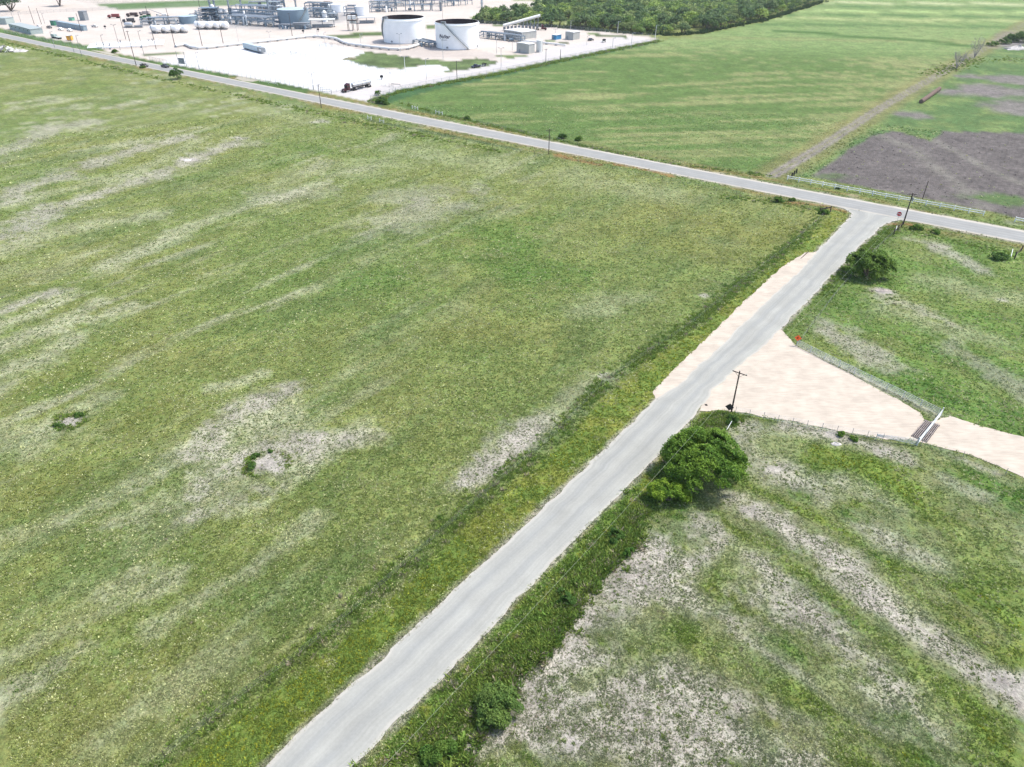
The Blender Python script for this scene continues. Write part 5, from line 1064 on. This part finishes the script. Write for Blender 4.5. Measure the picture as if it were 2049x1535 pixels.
# loading canopy, steel frame, sheds
def canopy(px, head, L, w, h, label, m=M_CREAM):
    t = thing('loading_canopy', label, 'canopy', at(*px), R(head)); MB().box((0, 0, h), (L, w, .5)).build('roof', m, t)
    for x in (-L * .45, 0, L * .45):
        for y in (-w * .42, w * .42): MB().box((x, y, h / 2 - .12), (.3, .3, h - .25)).build('post', M_GREYM, t)
    MB().box((0, 0, 1.0), (L * .8, w * .3, 2.0)).build('equipment', M_GREYM, t)
canopy((646, 54.5), 10, 19, 7, 5.2, 'white loading canopy on posts right of the big blue-grey tank'); canopy((734, 46.5), 12, 14, 6, 4.2, 'open white shed right of the dark steel frame'); canopy((605, 58), 3, 12, 4, 4.0, 'open frame shelter with yellowish equipment at the foot of the big tank', M_GREYM)
t = thing('steel_frame', 'tall dark steel frame on posts holding white cabinets', 'steel frame', at(707, 61), R(0)); hh = tall(707, 61, 28); b = MB()
for x in (-3.4, 0, 3.4):
    for y in (-2, 2): b.box((x, y, hh / 2), (.32, .32, hh))
for z in (hh * .95, hh * .62): b.box((0, -2, z), (7.2, .35, .35)); b.box((0, 2, z), (7.2, .35, .35)); b.box((-3.4, 0, z), (.3, 4, .3)); b.box((3.4, 0, z), (.3, 4, .3))
b.build('frame', M_DARKS, t); MB().box((0, 0, hh * .80), (6, 3, hh * .2)).build('cabinet', M_WHITEP, t); MB().box((.3, 0, hh * .5), (4.6, 2.6, hh * .14)).build('cabinet', M_SILVER, t)
M_SHED = mat('ribbed_shed', (.40, .405, .385), .6, .1, .08, .4); M_SHEDR = mat('shed_roof', (.60, .61, .60), .6, .1, .06)
M_TEAL = mat('grey_green_panel', (.34, .40, .385), .6, var=.1); M_TEALR = mat('grey_green_roof', (.30, .34, .34), .6, var=.1); M_CONT = mat('container_blue_grey', (.24, .315, .36), .6, .1, .1)
def shed(pa, pb, depth, h, label, wall=M_SHED, roof=M_SHEDR, name='shed', doors=1, pitch=.35, wins=0, cat='building', vent=0):
    """building whose visible long wall stands on pa..pb"""
    A, B = at(*pa), at(*pb); D = B - A; L = D.length; t = thing(name, label, cat, A, math.atan2(D.y, D.x)); s = 1
    MB().box((L / 2, depth / 2, h / 2), (L, depth, h)).build('wall', wall, t)
    MB().prism([(-.25, h + .01), (-.25, h + .16), (L / 2, h + .16 + pitch), (L + .25, h + .16), (L + .25, h + .01)], -.25, depth + .25).build('roof', roof, t)
    for k in range(doors): MB().box((L * (.25 + .5 * k), -.03, 1.05), (1.0, .06, 2.1)).build('door', M_GREYM, t)
    for k in range(wins): MB().box((L * (k + .7) / (wins + .4), -.03, h * .6), (1.1, .06, .9)).build('window', M_GLASS, t)
    for k in range(vent): MB().box((L * (k + .5) / vent, -.04, h * .7), (L / vent * .82, .08, h * .38)).build('louvre', M_GREYM, t)
    return t
shed((1033.5, 104.5), (1058, 108), 5.5, 5.2, 'larger grey-white metal shed beside the white round tank'); shed((1131, 78.5), (1147, 80.5), 7, 4.6, 'grey-white metal shed near the wood beside the blue box')
shed((1008, 74), (1044, 79.5), 14, 4.4, 'long low pump house with louvred front under the sloped canopy pipe', doors=0, vent=5)
t = shed((1104, 79), (1112.5, 80), 6, 2.8, 'blue portable cabin in front of the shed near the wood', mat('cabin_blue', (.05, .22, .42), .6), M_SHEDR, 'portable_cabin', 1, .05)
shed((20, 58), (63, 69.5), 8, 3.4, 'long grey-green portable building beside the main road', M_TEAL, M_TEALR, 'portable_building', 2, .2, 5); shed((-14, 49), (14, 49.5), 9, 4.2, 'pale blue-grey building cut by the left edge', M_TEAL, M_TEALR, 'portable_building', 1, .3)
for a, b, lab in (((114, 52), (131, 55.5), 'blue-grey shipping container, leftmost of the row of three'), ((132, 55.7), (149, 58.7), 'blue-grey shipping container, middle of the row of three'), ((150, 58.9), (168, 62), 'blue-grey shipping container, rightmost of the row of three')):
    shed(a, b, 2.8, 3.2, lab, M_CONT, M_CONT, 'shipping_container', 1, .03, cat='container', vent=0)
shed((160.5, 41), (171, 41.5), 4, 6.5, 'tall grey cabinet building alone on the rear yard', M_GREYM, M_GREYM, 'equipment_house', 1, .05); shed((102, 51), (109, 51.5), 4, 3.2, 'dark green storage box beside parked cars', mat('box_green', (.05, .20, .13), .6), M_GREYM, 'storage_box', 0, .04, cat='box'); shed((138, 41.5), (145, 41.7), 3, 2.2, 'light green waste skip on the rear yard', mat('skip_green', (.16, .42, .30), .6), M_GREYM, 'waste_skip', 0, .02, cat='skip')
# white round tank by the shed
t = thing('water_tank', 'plain white upright round tank beside the larger shed', 'tank', at(1079, 104.2)); r = by_width((1079, 104), 12.4); h = tall(1079, 104.2, 80.5)
MB().lathe([(r, 0), (r, h), (r * .95, h + .1), (0, h + .6)], (0, 0, 0), 40).build('shell', M_CREAM, t, True); MB().box((-.4 * r, -r, .6), (.9, .5, 1.2)).build('valve_box', M_GREYM, t); MB().tube((r + .15, 0, 0), (r + .15, 0, h), .1, n=5).build('ladder', M_GREYM, t)
# sloped canopy pipe
A, B = at(1007, 62), at(1080, 58.5); t = thing('canopy_pipe', 'long sloping white pipe on a steel frame above the pump house', 'pipe', A, math.atan2((B - A).y, (B - A).x)); L = (B - A).length
MB().tube((0, 0, 3.5), (L, 0, 9.0), 1.0, n=16).build('pipe', M_SHEDR, t, True); b = MB()
for i in range(10): x = L * (i + .5) / 10; b.box((x, 0, (3.5 + 5.5 * x / L) / 2 - .4), (.4, .4, 3.5 + 5.5 * x / L - .8)); b.box((x, 1.6, 1.6), (1.6, 1.2, 2.4))
b.build('frame', M_GREYM, t)
# ------------------------------------------------------------------ poles and lamps of the plant
M_POLE = mat('grey_pole', (.22, .22, .22), .7, var=.15); M_POLEW = mat('pale_pole', (.50, .51, .50), .6, var=.08)
def lamp(px, ytop, label, heads=2, m=M_POLEW, r=.13):
    h = tall(px[0], px[1], ytop); t = thing('lamp_post', label, 'lamp post', at(*px)); MB().tube((0, 0, 0), (0, 0, h), r, r * .7, 8).build('pole', m, t, True)
    b = MB()
    for k in range(heads):
        s = -1 if k else 1; b.tube((0, 0, h - .7), (s * 1.0, 0, h), .06, n=4); b.box((s * 1.25, 0, h), (.9, .5, .22))
    b.build('lamp_head', M_GREYM, t)
for px, yt, lab, arm in (((68.7, 48.2), 12.3, 'tall dark pole near the left shade tree, left of two', 0), ((83, 48.2), 16.4, 'tall dark pole above the parked white car', 0), ((163, 63.5), 26.6, 'dark pole in front of the rightmost container', 0), ((252, 79), 33.8, 'dark pole rising beside the white pipe manifold', 0),
        ((312.6, 98.4), 12.3, 'tall dark pole in front of the left bullet tanks', 0), ((350.5, 94.3), 16.4, 'tall dark pole with a dark box before the third bullet tank', 0), ((404.8, 92.2), 36.9, 'dark pole with one arm between the bullet tank rows', 1.5), ((446.9, 87.9), 35, 'dark pole before the last bullet tank of the right row', 0),
        ((585, 73.2), 26, 'dark pole with crossarms in front of the big blue-grey tank', 2.4), ((272.6, 131), 61.5, 'thin dark pole on the main road verge above the black pickup', 1.6), ((914.6, 159.5), 122, 'plain dark pole at the edge of the crop field', 0), ((1092, 127.8), 97.6, 'grey pole with crossarm on the hedge line below the round tank', 1.8), ((1121.3, 119.6), 99, 'shorter grey pole on the hedge line right of the crossarm pole', 0), ((401, 21), -6, 'dark pole behind the small blue-grey tank reaching the top edge', 0)):
    utility_pole(px, yt, lab, arm, 15, r=.19, brace=False, material=M_DARKS if px[0] != 1092 else M_POLE)
for px, yt, lab, hd, m in (((90, 48), 26.6, 'thin pale lamp post beside the dark pole above the white car', 1, M_POLE), ((27.7, 42), 23.6, 'thin grey post below the left shade tree, left of two', 1, M_POLE), ((42, 44), 23.6, 'thin grey post below the left shade tree, right of two', 1, M_POLE), ((109.6, 95.3), 63.5, 'thin lamp post by the main road near the orange box', 1, M_POLE), ((148.6, 104.5), 70.7, 'thin lamp post by the main road right of the orange box', 1, M_POLE), ((164, 112.7), 70.7, 'thin lamp post standing closest to the main road shoulder', 1, M_POLE),
        ((209, 98.4), 69.7, 'thin lamp post left of the white pipe manifold', 1, M_POLE), ((240.8, 100.4), 49, 'tall thin lamp post rising from the white pipe manifold', 2, M_POLE), ((289, 112.7), 61.5, 'thin lamp post with dark head right of the pipe manifold', 1, M_POLE), ((398.6, 137.3), 104.5, 'thin lamp post on the near fence of the white gravel yard', 1, M_POLE), ((478, 85.9), 51.8, 'thin pale lamp post right of the bullet tanks', 1, M_POLEW), ((541.5, 85.9), 62.5, 'forked lamp post behind the white pipe wall', 2, M_POLEW),
        ((635, 71.5), 52.7, 'thin pale lamp post below the loading canopy', 1, M_POLEW), ((650.5, 87.9), 64.4, 'thin pale lamp post at the bend of the white pipe wall', 1, M_POLEW), ((723, 96.7), 68.3, 'pale lamp post left of the unlettered white tank', 1, M_POLEW), ((801.5, 104.4), 67.3, 'pale lamp post in front of the unlettered white tank', 2, M_POLEW), ((886.8, 119), 76, 'pale lamp post in front of the lettered white tank', 1, M_POLEW), ((812, 158), 113, 'white lamp post by the white yard gate', 2, M_WHITEP), ((853.8, 160), 117, 'thin pale lamp post on the plant road edge beside the grass', 1, M_POLEW),
        ((1002.8, 135.6), 95.6, 'pale double lamp post beside the small grass patch', 2, M_POLEW), ((993.7, 107.3), 76, 'thin pale lamp post between lettered tank and larger shed', 1, M_POLEW), ((1174, 90.8), 71, 'thin pale lamp post beside the dark blue car', 1, M_POLEW), ((1225.5, 96.6), 76, 'thin pale lamp post on the hedge line right of the small dark trailer', 1, M_POLEW), ((1263, 94.4), 66, 'thin pale lamp post at the far corner of the plant road', 1, M_POLEW), ((1070.7, 79), 59, 'thin pale lamp post right of the pump house', 1, M_POLEW),
        ((1142, 57.8), 41, 'white lamp post before the wood, left of three', 1, M_WHITEP), ((1235.7, 66.6), 43, 'white lamp post before the wood, middle of three', 1, M_WHITEP), ((1311, 78), 50.5, 'white lamp post before the wood, right of three', 1, M_WHITEP), ((1111, 75), 58, 'double lamp post behind the blue cabin', 2, M_POLEW), ((627.7, 179.5), 146, 'forked grey lamp post at the near corner of the white yard', 2, M_POLE), ((886, 40), -4, 'tall rust-tinted mast rising behind the lettered tank', 1, M_POLE), ((1025, 103), 84, 'thin lamp post left of the larger shed', 1, M_POLEW)):
    lamp(px, yt, lab, hd, m, .15)
# floodlight stands glimpsed above the left big tank
# ------------------------------------------------------------------ white pipe wall round the yard
M_PIPEW = mat('white_pipe', (.66, .66, .65), .5, var=.06)
def wall_pipe(pts, label, r=.75):
    Q = along([at(*p) for p in pts], 7.0); O = Q[0].copy(); t = thing('ground_pipe', label, 'pipe', O)
    MB().path([q - O + Vector((0, 0, r + .35)) for q in Q], r, 12).build('pipe', M_PIPEW, t, True)
    for a, b in list(zip(Q[:-1], Q[1:]))[::1]:
        d = (b - a).normalized(); p = a - O; MB().box((p.x, p.y, .35), (.7, 2.2, .7), math.atan2(d.y, d.x)).build('support', M_GREYM, t)
wall_pipe([(352, 95), (372, 92), (384, 98), (402, 100), (440, 95), (500, 88.5), (560, 82), (600, 77.5), (622, 75), (652, 77), (676, 81), (684, 86), (695, 90.5), (735, 96), (790, 102), (815, 99.5), (838, 93)], 'long white pipe on dark supports curving round the white gravel yard')
wall_pipe([(1005, 79), (1060, 85.5), (1132, 93)], 'white pipe on supports running right from the pump house past the round tank', .5)
# ------------------------------------------------------------------ chain link fences
M_LINK = bpy.data.materials.new('chain_link'); M_LINK.use_nodes = True
n_ = M_LINK.node_tree.nodes; l_ = M_LINK.node_tree.links; b_ = n_['Principled BSDF']; b_.inputs['Base Color'].default_value = (.30, .31, .31, 1); b_.inputs['Roughness'].default_value = .6
tr_ = n_.new('ShaderNodeBsdfTransparent'); mx_ = n_.new('ShaderNodeMixShader'); mx_.inputs[0].default_value = .17
l_.new(tr_.outputs[0], mx_.inputs[1]); l_.new(b_.outputs[0], mx_.inputs[2]); l_.new(mx_.outputs[0], n_['Material Output'].inputs[0])
def chain_fence(pts, label, h=2.4, step=3.6):
    Q = along([at(*p) for p in pts], step); O = Q[0].copy(); t = thing('chain_link_fence', label, 'fence', O)
    for q in Q[:100]: p = q - O; MB().tube((p.x, p.y, 0), (p.x, p.y, h), .055, n=5).build('post', M_GREYM, t)
    MB().path([q - O + Vector((0, 0, h - .05)) for q in Q], .03, 4).build('top_rail', M_GREYM, t)
    m = MB()
    for a, b in zip(Q[:-1], Q[1:]): a, b = a - O, b - O; m.add([(a.x, a.y, .05), (b.x, b.y, .05), (b.x, b.y, h - .1), (a.x, a.y, h - .1)], [(0, 1, 2, 3)])
    m.build('mesh_panel', M_LINK, t)
for pts, lab in ((((300, 122), (350, 131.5), (420, 145), (494, 157)), 'chain-link fence along the main road left of the yard gate'), (((512, 160), (560, 167.5), (640, 184), (664, 190)), 'chain-link fence along the main road right of the yard gate'), (((420, 134), (480, 124), (552, 112.5)), 'chain-link fence crossing the white yard from the left to its middle'),
        (((526, 105), (556, 112)), 'short chain-link fence below the site trailer'), (((582, 109.5), (620, 101), (664, 93.5)), 'chain-link fence crossing the white yard from its middle to the back'), (((561, 115.5), (582, 110.5)), 'short double-post fence in the middle of the white yard'), (((583, 111), (653, 126)), 'chain-link fence running right from the middle of the white yard'),
        (((664, 128.5), (678, 129)), 'short gate panel right of the middle fence'), (((690, 127), (740, 139), (788, 149)), 'chain-link fence along the lower edge of the grass plot'), (((664, 187), (720, 170), (783, 154)), 'chain-link fence behind the tanker truck'), (((792, 149), (812, 147)), 'short gate panel beside the white lamp post'),
        (((494, 158), (511, 161)), 'tall entrance gate panel of the white yard on the main road'), (((960, 48), (1060, 53), (1110, 57), (1180, 62.5), (1240, 69), (1310, 76)), 'long chain-link fence in front of the wood'), (((742, 202), (800, 182.5), (870, 169), (1005, 145), (1155, 114.5), (1318, 81.5)), 'long chain-link fence with vines between plant road and crop field'),
        (((640, 93), (664, 94), (688, 96.5)), 'chain-link fence closing the back corner of the white yard'), (((0, 32), (60, 28), (120, 24.5), (200, 21), (236, 20)), 'long thin fence on the rear yard below the shade trees'), (((10, 66), (60, 76), (105, 87), (150, 96), (180, 101)), 'chain-link fence before the long grey-green building')):
    chain_fence(pts, lab, 2.4, 5.0 if at(*pts[-1]).y > 430 or len(pts) > 5 else 3.6)
# slide gates by the truck entrance
fence('slide_gate', 'low grey slide gate just right of the tank trailer', [at(763, 171), at(787, 176)], 3, 1.7, .07, (.3, .9, 1.6), .05, M_GREYM, M_GREYM, cat='gate'); fence('slide_gate', 'long dark cantilever gate arm by the plant road entrance', [at(784, 172), at(801, 174)], 4, 1.3, .08, (.9, 1.2), .09, M_GREYM, M_GREYM, cat='gate')
fence('slide_gate', 'open grey slide gate left of the maroon tractor', [at(642, 183.5), at(661, 184.5)], 4, 2.0, .08, (.3, 1.1, 1.9), .07, M_GREYM, M_GREYM, cat='gate'); fence('pipe_barrier', 'low pale pipe barrier inside the yard fence near the main road', [at(519, 164), at(556, 171)], 8, .7, .08, (.6,), .09, M_CREAM, M_CREAM, cat='barrier')
fence('guard_rail', 'row of pale bollards and rail right of the slide gate', [at(786, 183), at(800, 180), at(818, 177)], 2, 1.3, .12, (.9,), .06, M_CREAM, M_CREAM, cat='barrier')
# site trailer
A, B = at(487, 98), at(516, 106); D = B - A; t = thing('site_trailer', 'long pale blue site trailer with dark open end in the white yard', 'trailer', A, math.atan2(D.y, D.x)); L = D.length
M_TRAIL = mat('trailer_blue_white', (.42, .50, .54), .5, var=.06)
MB().box((L / 2, 1.5, 2.2), (L, 3.0, 3.0)).build('body', M_TRAIL, t, bevel=.06); MB().box((L + 2.6, 1.5, 1.9), (5.0, 2.8, 2.6)).build('open_end', M_GREYM, t)
for k in range(3): MB().box((L + 1.0 + 1.6 * k, .07, 2.0), (1.1, .06, 1.1)).build('window', M_WHITEP if k else M_GLASS, t)
MB().box((L / 2, 1.5, .45), (L, 2.4, .3)).build('chassis', M_BLACK, t)
for x in (L * .2, L * .3): MB().tube((x, -.05, .45), (x, .3, .45), .45, n=12).build('wheel', M_BLACK, t, True)
# sign board on two tall posts
t = thing('sign_board', 'grey board on two tall thin posts beside the main road', 'sign', at(366, 132), R(-20)); h = tall(366, 132, 103)
for x in (-2.6, 2.6): MB().tube((x, 0, 0), (x, 0, h), .13, n=6).build('post', M_GREYM, t)
MB().box((0, -.2, 2.6), (4.0, .16, 3.0)).build('board', M_GREYM, t)
# white pipe manifold
t = thing('pipe_manifold', 'white manifold of pipes and valves on pale ground by the main road', 'pipework', at(255, 92), R(20)); g = random.Random(4)
for k in range(6): MB().tube((-22, -9 + 3.2 * k, 1.1), (22, -9 + 3.2 * k, 1.1), g.choice((.35, .5, .3)), n=8).build('pipe', M_WHITEP, t, True)
for k in range(14):
    x, y = g.uniform(-21, 21), g.uniform(-9, 8); b = MB(); b.tube((x, y, .3), (x, y, 2.6), .3, n=8); b.tube((x, y, 2.6), (x, y, 2.75), .7, n=10); b.box((x, y, .4), (1.6, 1.1, .8)); b.build('valve', (M_WHITEP, M_GREYM, M_CREAM)[k % 3], t)
MB().box((0, -12, 1.2), (26, .7, .6)).build('header', M_WHITEP, t); MB().box((-9, -12.1, .5), (1, 1, .9)).box((9, -12.1, .5), (1, 1, .9)).build('support', M_GREYM, t)
# process parts between the big tanks and on the yard
t = thing('pump_skid', 'small pump skid with grey pipes at the foot of the unlettered tank', 'pump', at(846, 90.5), R(10))
MB().box((0, 0, .3), (5, 2.4, .4)).build('skid', M_CONC, t)
for x in (-1.6, 0, 1.6): MB().tube((x, 0, .5), (x, 0, 3.2), .25, n=8).tube((x, 0, 2.4), (x + 1.2, .8, 2.4), .2, n=6).build('pump', M_GREYM, t, True)
for px, lab in (((607, 66.5), 'dark valve box standing alone below the big blue-grey tank'), ((637, 63.5), 'tiny dark valve post below the loading canopy'), ((211, 57.5), 'small grey valve post beyond the silver pickup'), ((764, 159.5), 'small dark post near the white yard gate')):
    t = thing('valve_post', lab, 'valve', at(*px)); MB().tube((0, 0, 0), (0, 0, 1.6), .25, n=8).build('post', M_GREYM, t); MB().box((0, 0, 1.5), (1.5, .7, .9)).tube((0, 0, 1.9), (0, 0, 2.1), .6, n=10).build('valve', M_BLACK, t)
t = thing('kiosk', 'orange-yellow box on legs beside the main road fence', 'kiosk', at(141, 81)); MB().box((0, 0, 1.6), (3.2, 2.4, 2.6)).build('body', mat('kiosk_orange', (.75, .36, .05), .6), t); MB().box((0, 0, 3.0), (3.6, 2.8, .2)).build('roof', M_CREAM, t)
t = thing('flatbed_trailer', 'grey flatbed trailer by the main road near the orange box', 'trailer', at(114, 77), R(-37)); MB().box((0, 0, 1.1), (12, 2.5, .3)).box((-3, 0, 1.9), (4, 2.2, 1.2)).build('deck', M_TEAL, t)
for x in (-4, -2.8, 4): MB().tube((x, -1.2, .5), (x, 1.2, .5), .5, n=12).build('wheel', M_BLACK, t, True)
t = thing('vacuum_skid', 'grey rounded vessel skid with pipes left of the low pipe rack', 'vessel skid', at(259, 55.5), R(0)); MB().lathe([(0, -3), (1.2, -2.8), (1.5, -2.2), (1.5, 2.2), (1.2, 2.8), (0, 3)], (0, 0, 2.2), 16, 'x').build('vessel', M_SILVER, t, True); MB().box((3, 0, .5), (14, 2, .5)).tube((4, 0, 1.2), (10, 0, 1.2), .5, n=8).build('skid', M_GREYM, t)
def machine(px, head, label, c, boom=False, name='work_truck', cat='truck'):
    m = mat('machine_' + label.split()[0], c, .5, var=.15); t = thing(name, label, cat, at(*px), R(head))
    MB().prism([(2.2, .8), (2.2, 2.6), (3.9, 2.5), (4.4, 1.7), (4.4, .8)], -1.15, 1.15).build('cab', m, t, bevel=.08); MB().box((-.8, 0, .95), (8.6, 1.2, .35)).build('chassis', M_BLACK, t)
    MB().box((3.6, 0, 2.15), (1.0, 2.34, .6)).build('window', M_GLASS, t)
    if boom: MB().tube((-2, 0, 1.6), (9, .6, 6.2), .28, .16, 6).build('boom', M_GREYM, t); MB().box((-1.8, 0, 1.9), (3.4, 2.2, 1.6)).build('bed', m, t)
    else: MB().box((-1.6, 0, 2.1), (5.6, 2.3, 2.0)).build('bed', m, t)
    for x in (3.1, -2.6, -3.9):
        for y in (-1, 1): MB().tube((x, y - .2, .52), (x, y + .2, .52), .52, n=12).build('wheel', M_BLACK, t, True)
machine((228, 36.5), 190, 'maroon flat truck on the rear yard, left of the dark box truck', (.22, .05, .05)); machine((265, 33.5), 185, 'dark brown box truck on the rear yard', (.08, .05, .045)); machine((258, 45.5), 200, 'black truck with white flat bed below the box truck', (.06, .06, .065))
machine((325, 34.5), 195, 'white crane truck with a raised boom on the rear yard', (.68, .68, .67), True, 'crane_truck'); machine((292, 39.5), 180, 'green tractor-like machine left of the crane truck', (.03, .13, .06), False, 'farm_machine', 'machine'); machine((651, 10.5), 180, 'rust-brown machine behind the loading canopy near the top edge', (.20, .075, .05), False, 'work_machine', 'machine')
machine((290, 30.5), 175, 'grey trailer truck behind the green machine', (.34, .31, .30))
# wrecked white shed by the left edge
t = thing('collapsed_shed', 'collapsed white shed and rubble in weeds at the left edge below the road', 'building', at(18, 104), R(-25)); g = random.Random(9)
for k in range(9):
    M = Matrix.Translation((g.uniform(-7, 9), g.uniform(-3, 4), g.uniform(.8, 3.4))) @ Matrix.Rotation(g.uniform(-.6, .6), 4, 'X') @ Matrix.Rotation(g.uniform(-.7, .7), 4, 'Y') @ Matrix.Rotation(g.uniform(0, 3), 4, 'Z')
    MB().box((0, 0, 0), (g.uniform(2.5, 6), g.uniform(1.5, 3.2), .12), M=M).build('panel', (M_WHITEP, M_CREAM, M_RUBBLE)[k % 3], t)
for k in range(7): x, y = g.uniform(-7, 8), g.uniform(-3, 3); MB().tube((x, y, 0), (x + g.uniform(-1, 1), y + g.uniform(-1, 1), g.uniform(2, 4)), .12, n=5).build('beam', M_CREAM, t)
heap('rubble_heap', 'white rubble heap beside the collapsed shed at the left edge', 'heap', (40, 103), 6, 3.4, 1.2, M_RUBBLE, 12)
heap('straw_heap', 'small pale heap at the near tip of the grass plot', 'heap', (700, 119), 5, 2.2, .8, mat('dry_weeds', (.18, .175, .10), .95, scale=2), 14)

# ------------------------------------------------------------------ thin air between the camera and the far country
hz = MB().box((0, 700, 40), (3000, 1900, 82)).build('haze', bpy.data.materials.new('haze'))
hm_ = hz.data.materials[0]; hm_.use_nodes = True; hn = hm_.node_tree
hn.nodes.remove(hn.nodes['Principled BSDF']); pv = hn.nodes.new('ShaderNodeVolumePrincipled')
pv.inputs['Color'].default_value = (.86, .93, 1, 1); pv.inputs['Density'].default_value = .00007; pv.inputs['Anisotropy'].default_value = .3
hn.links.new(pv.outputs[0], hn.nodes['Material Output'].inputs['Volume']); tag(hz, 'thin pale air over the fields', kind='stuff')
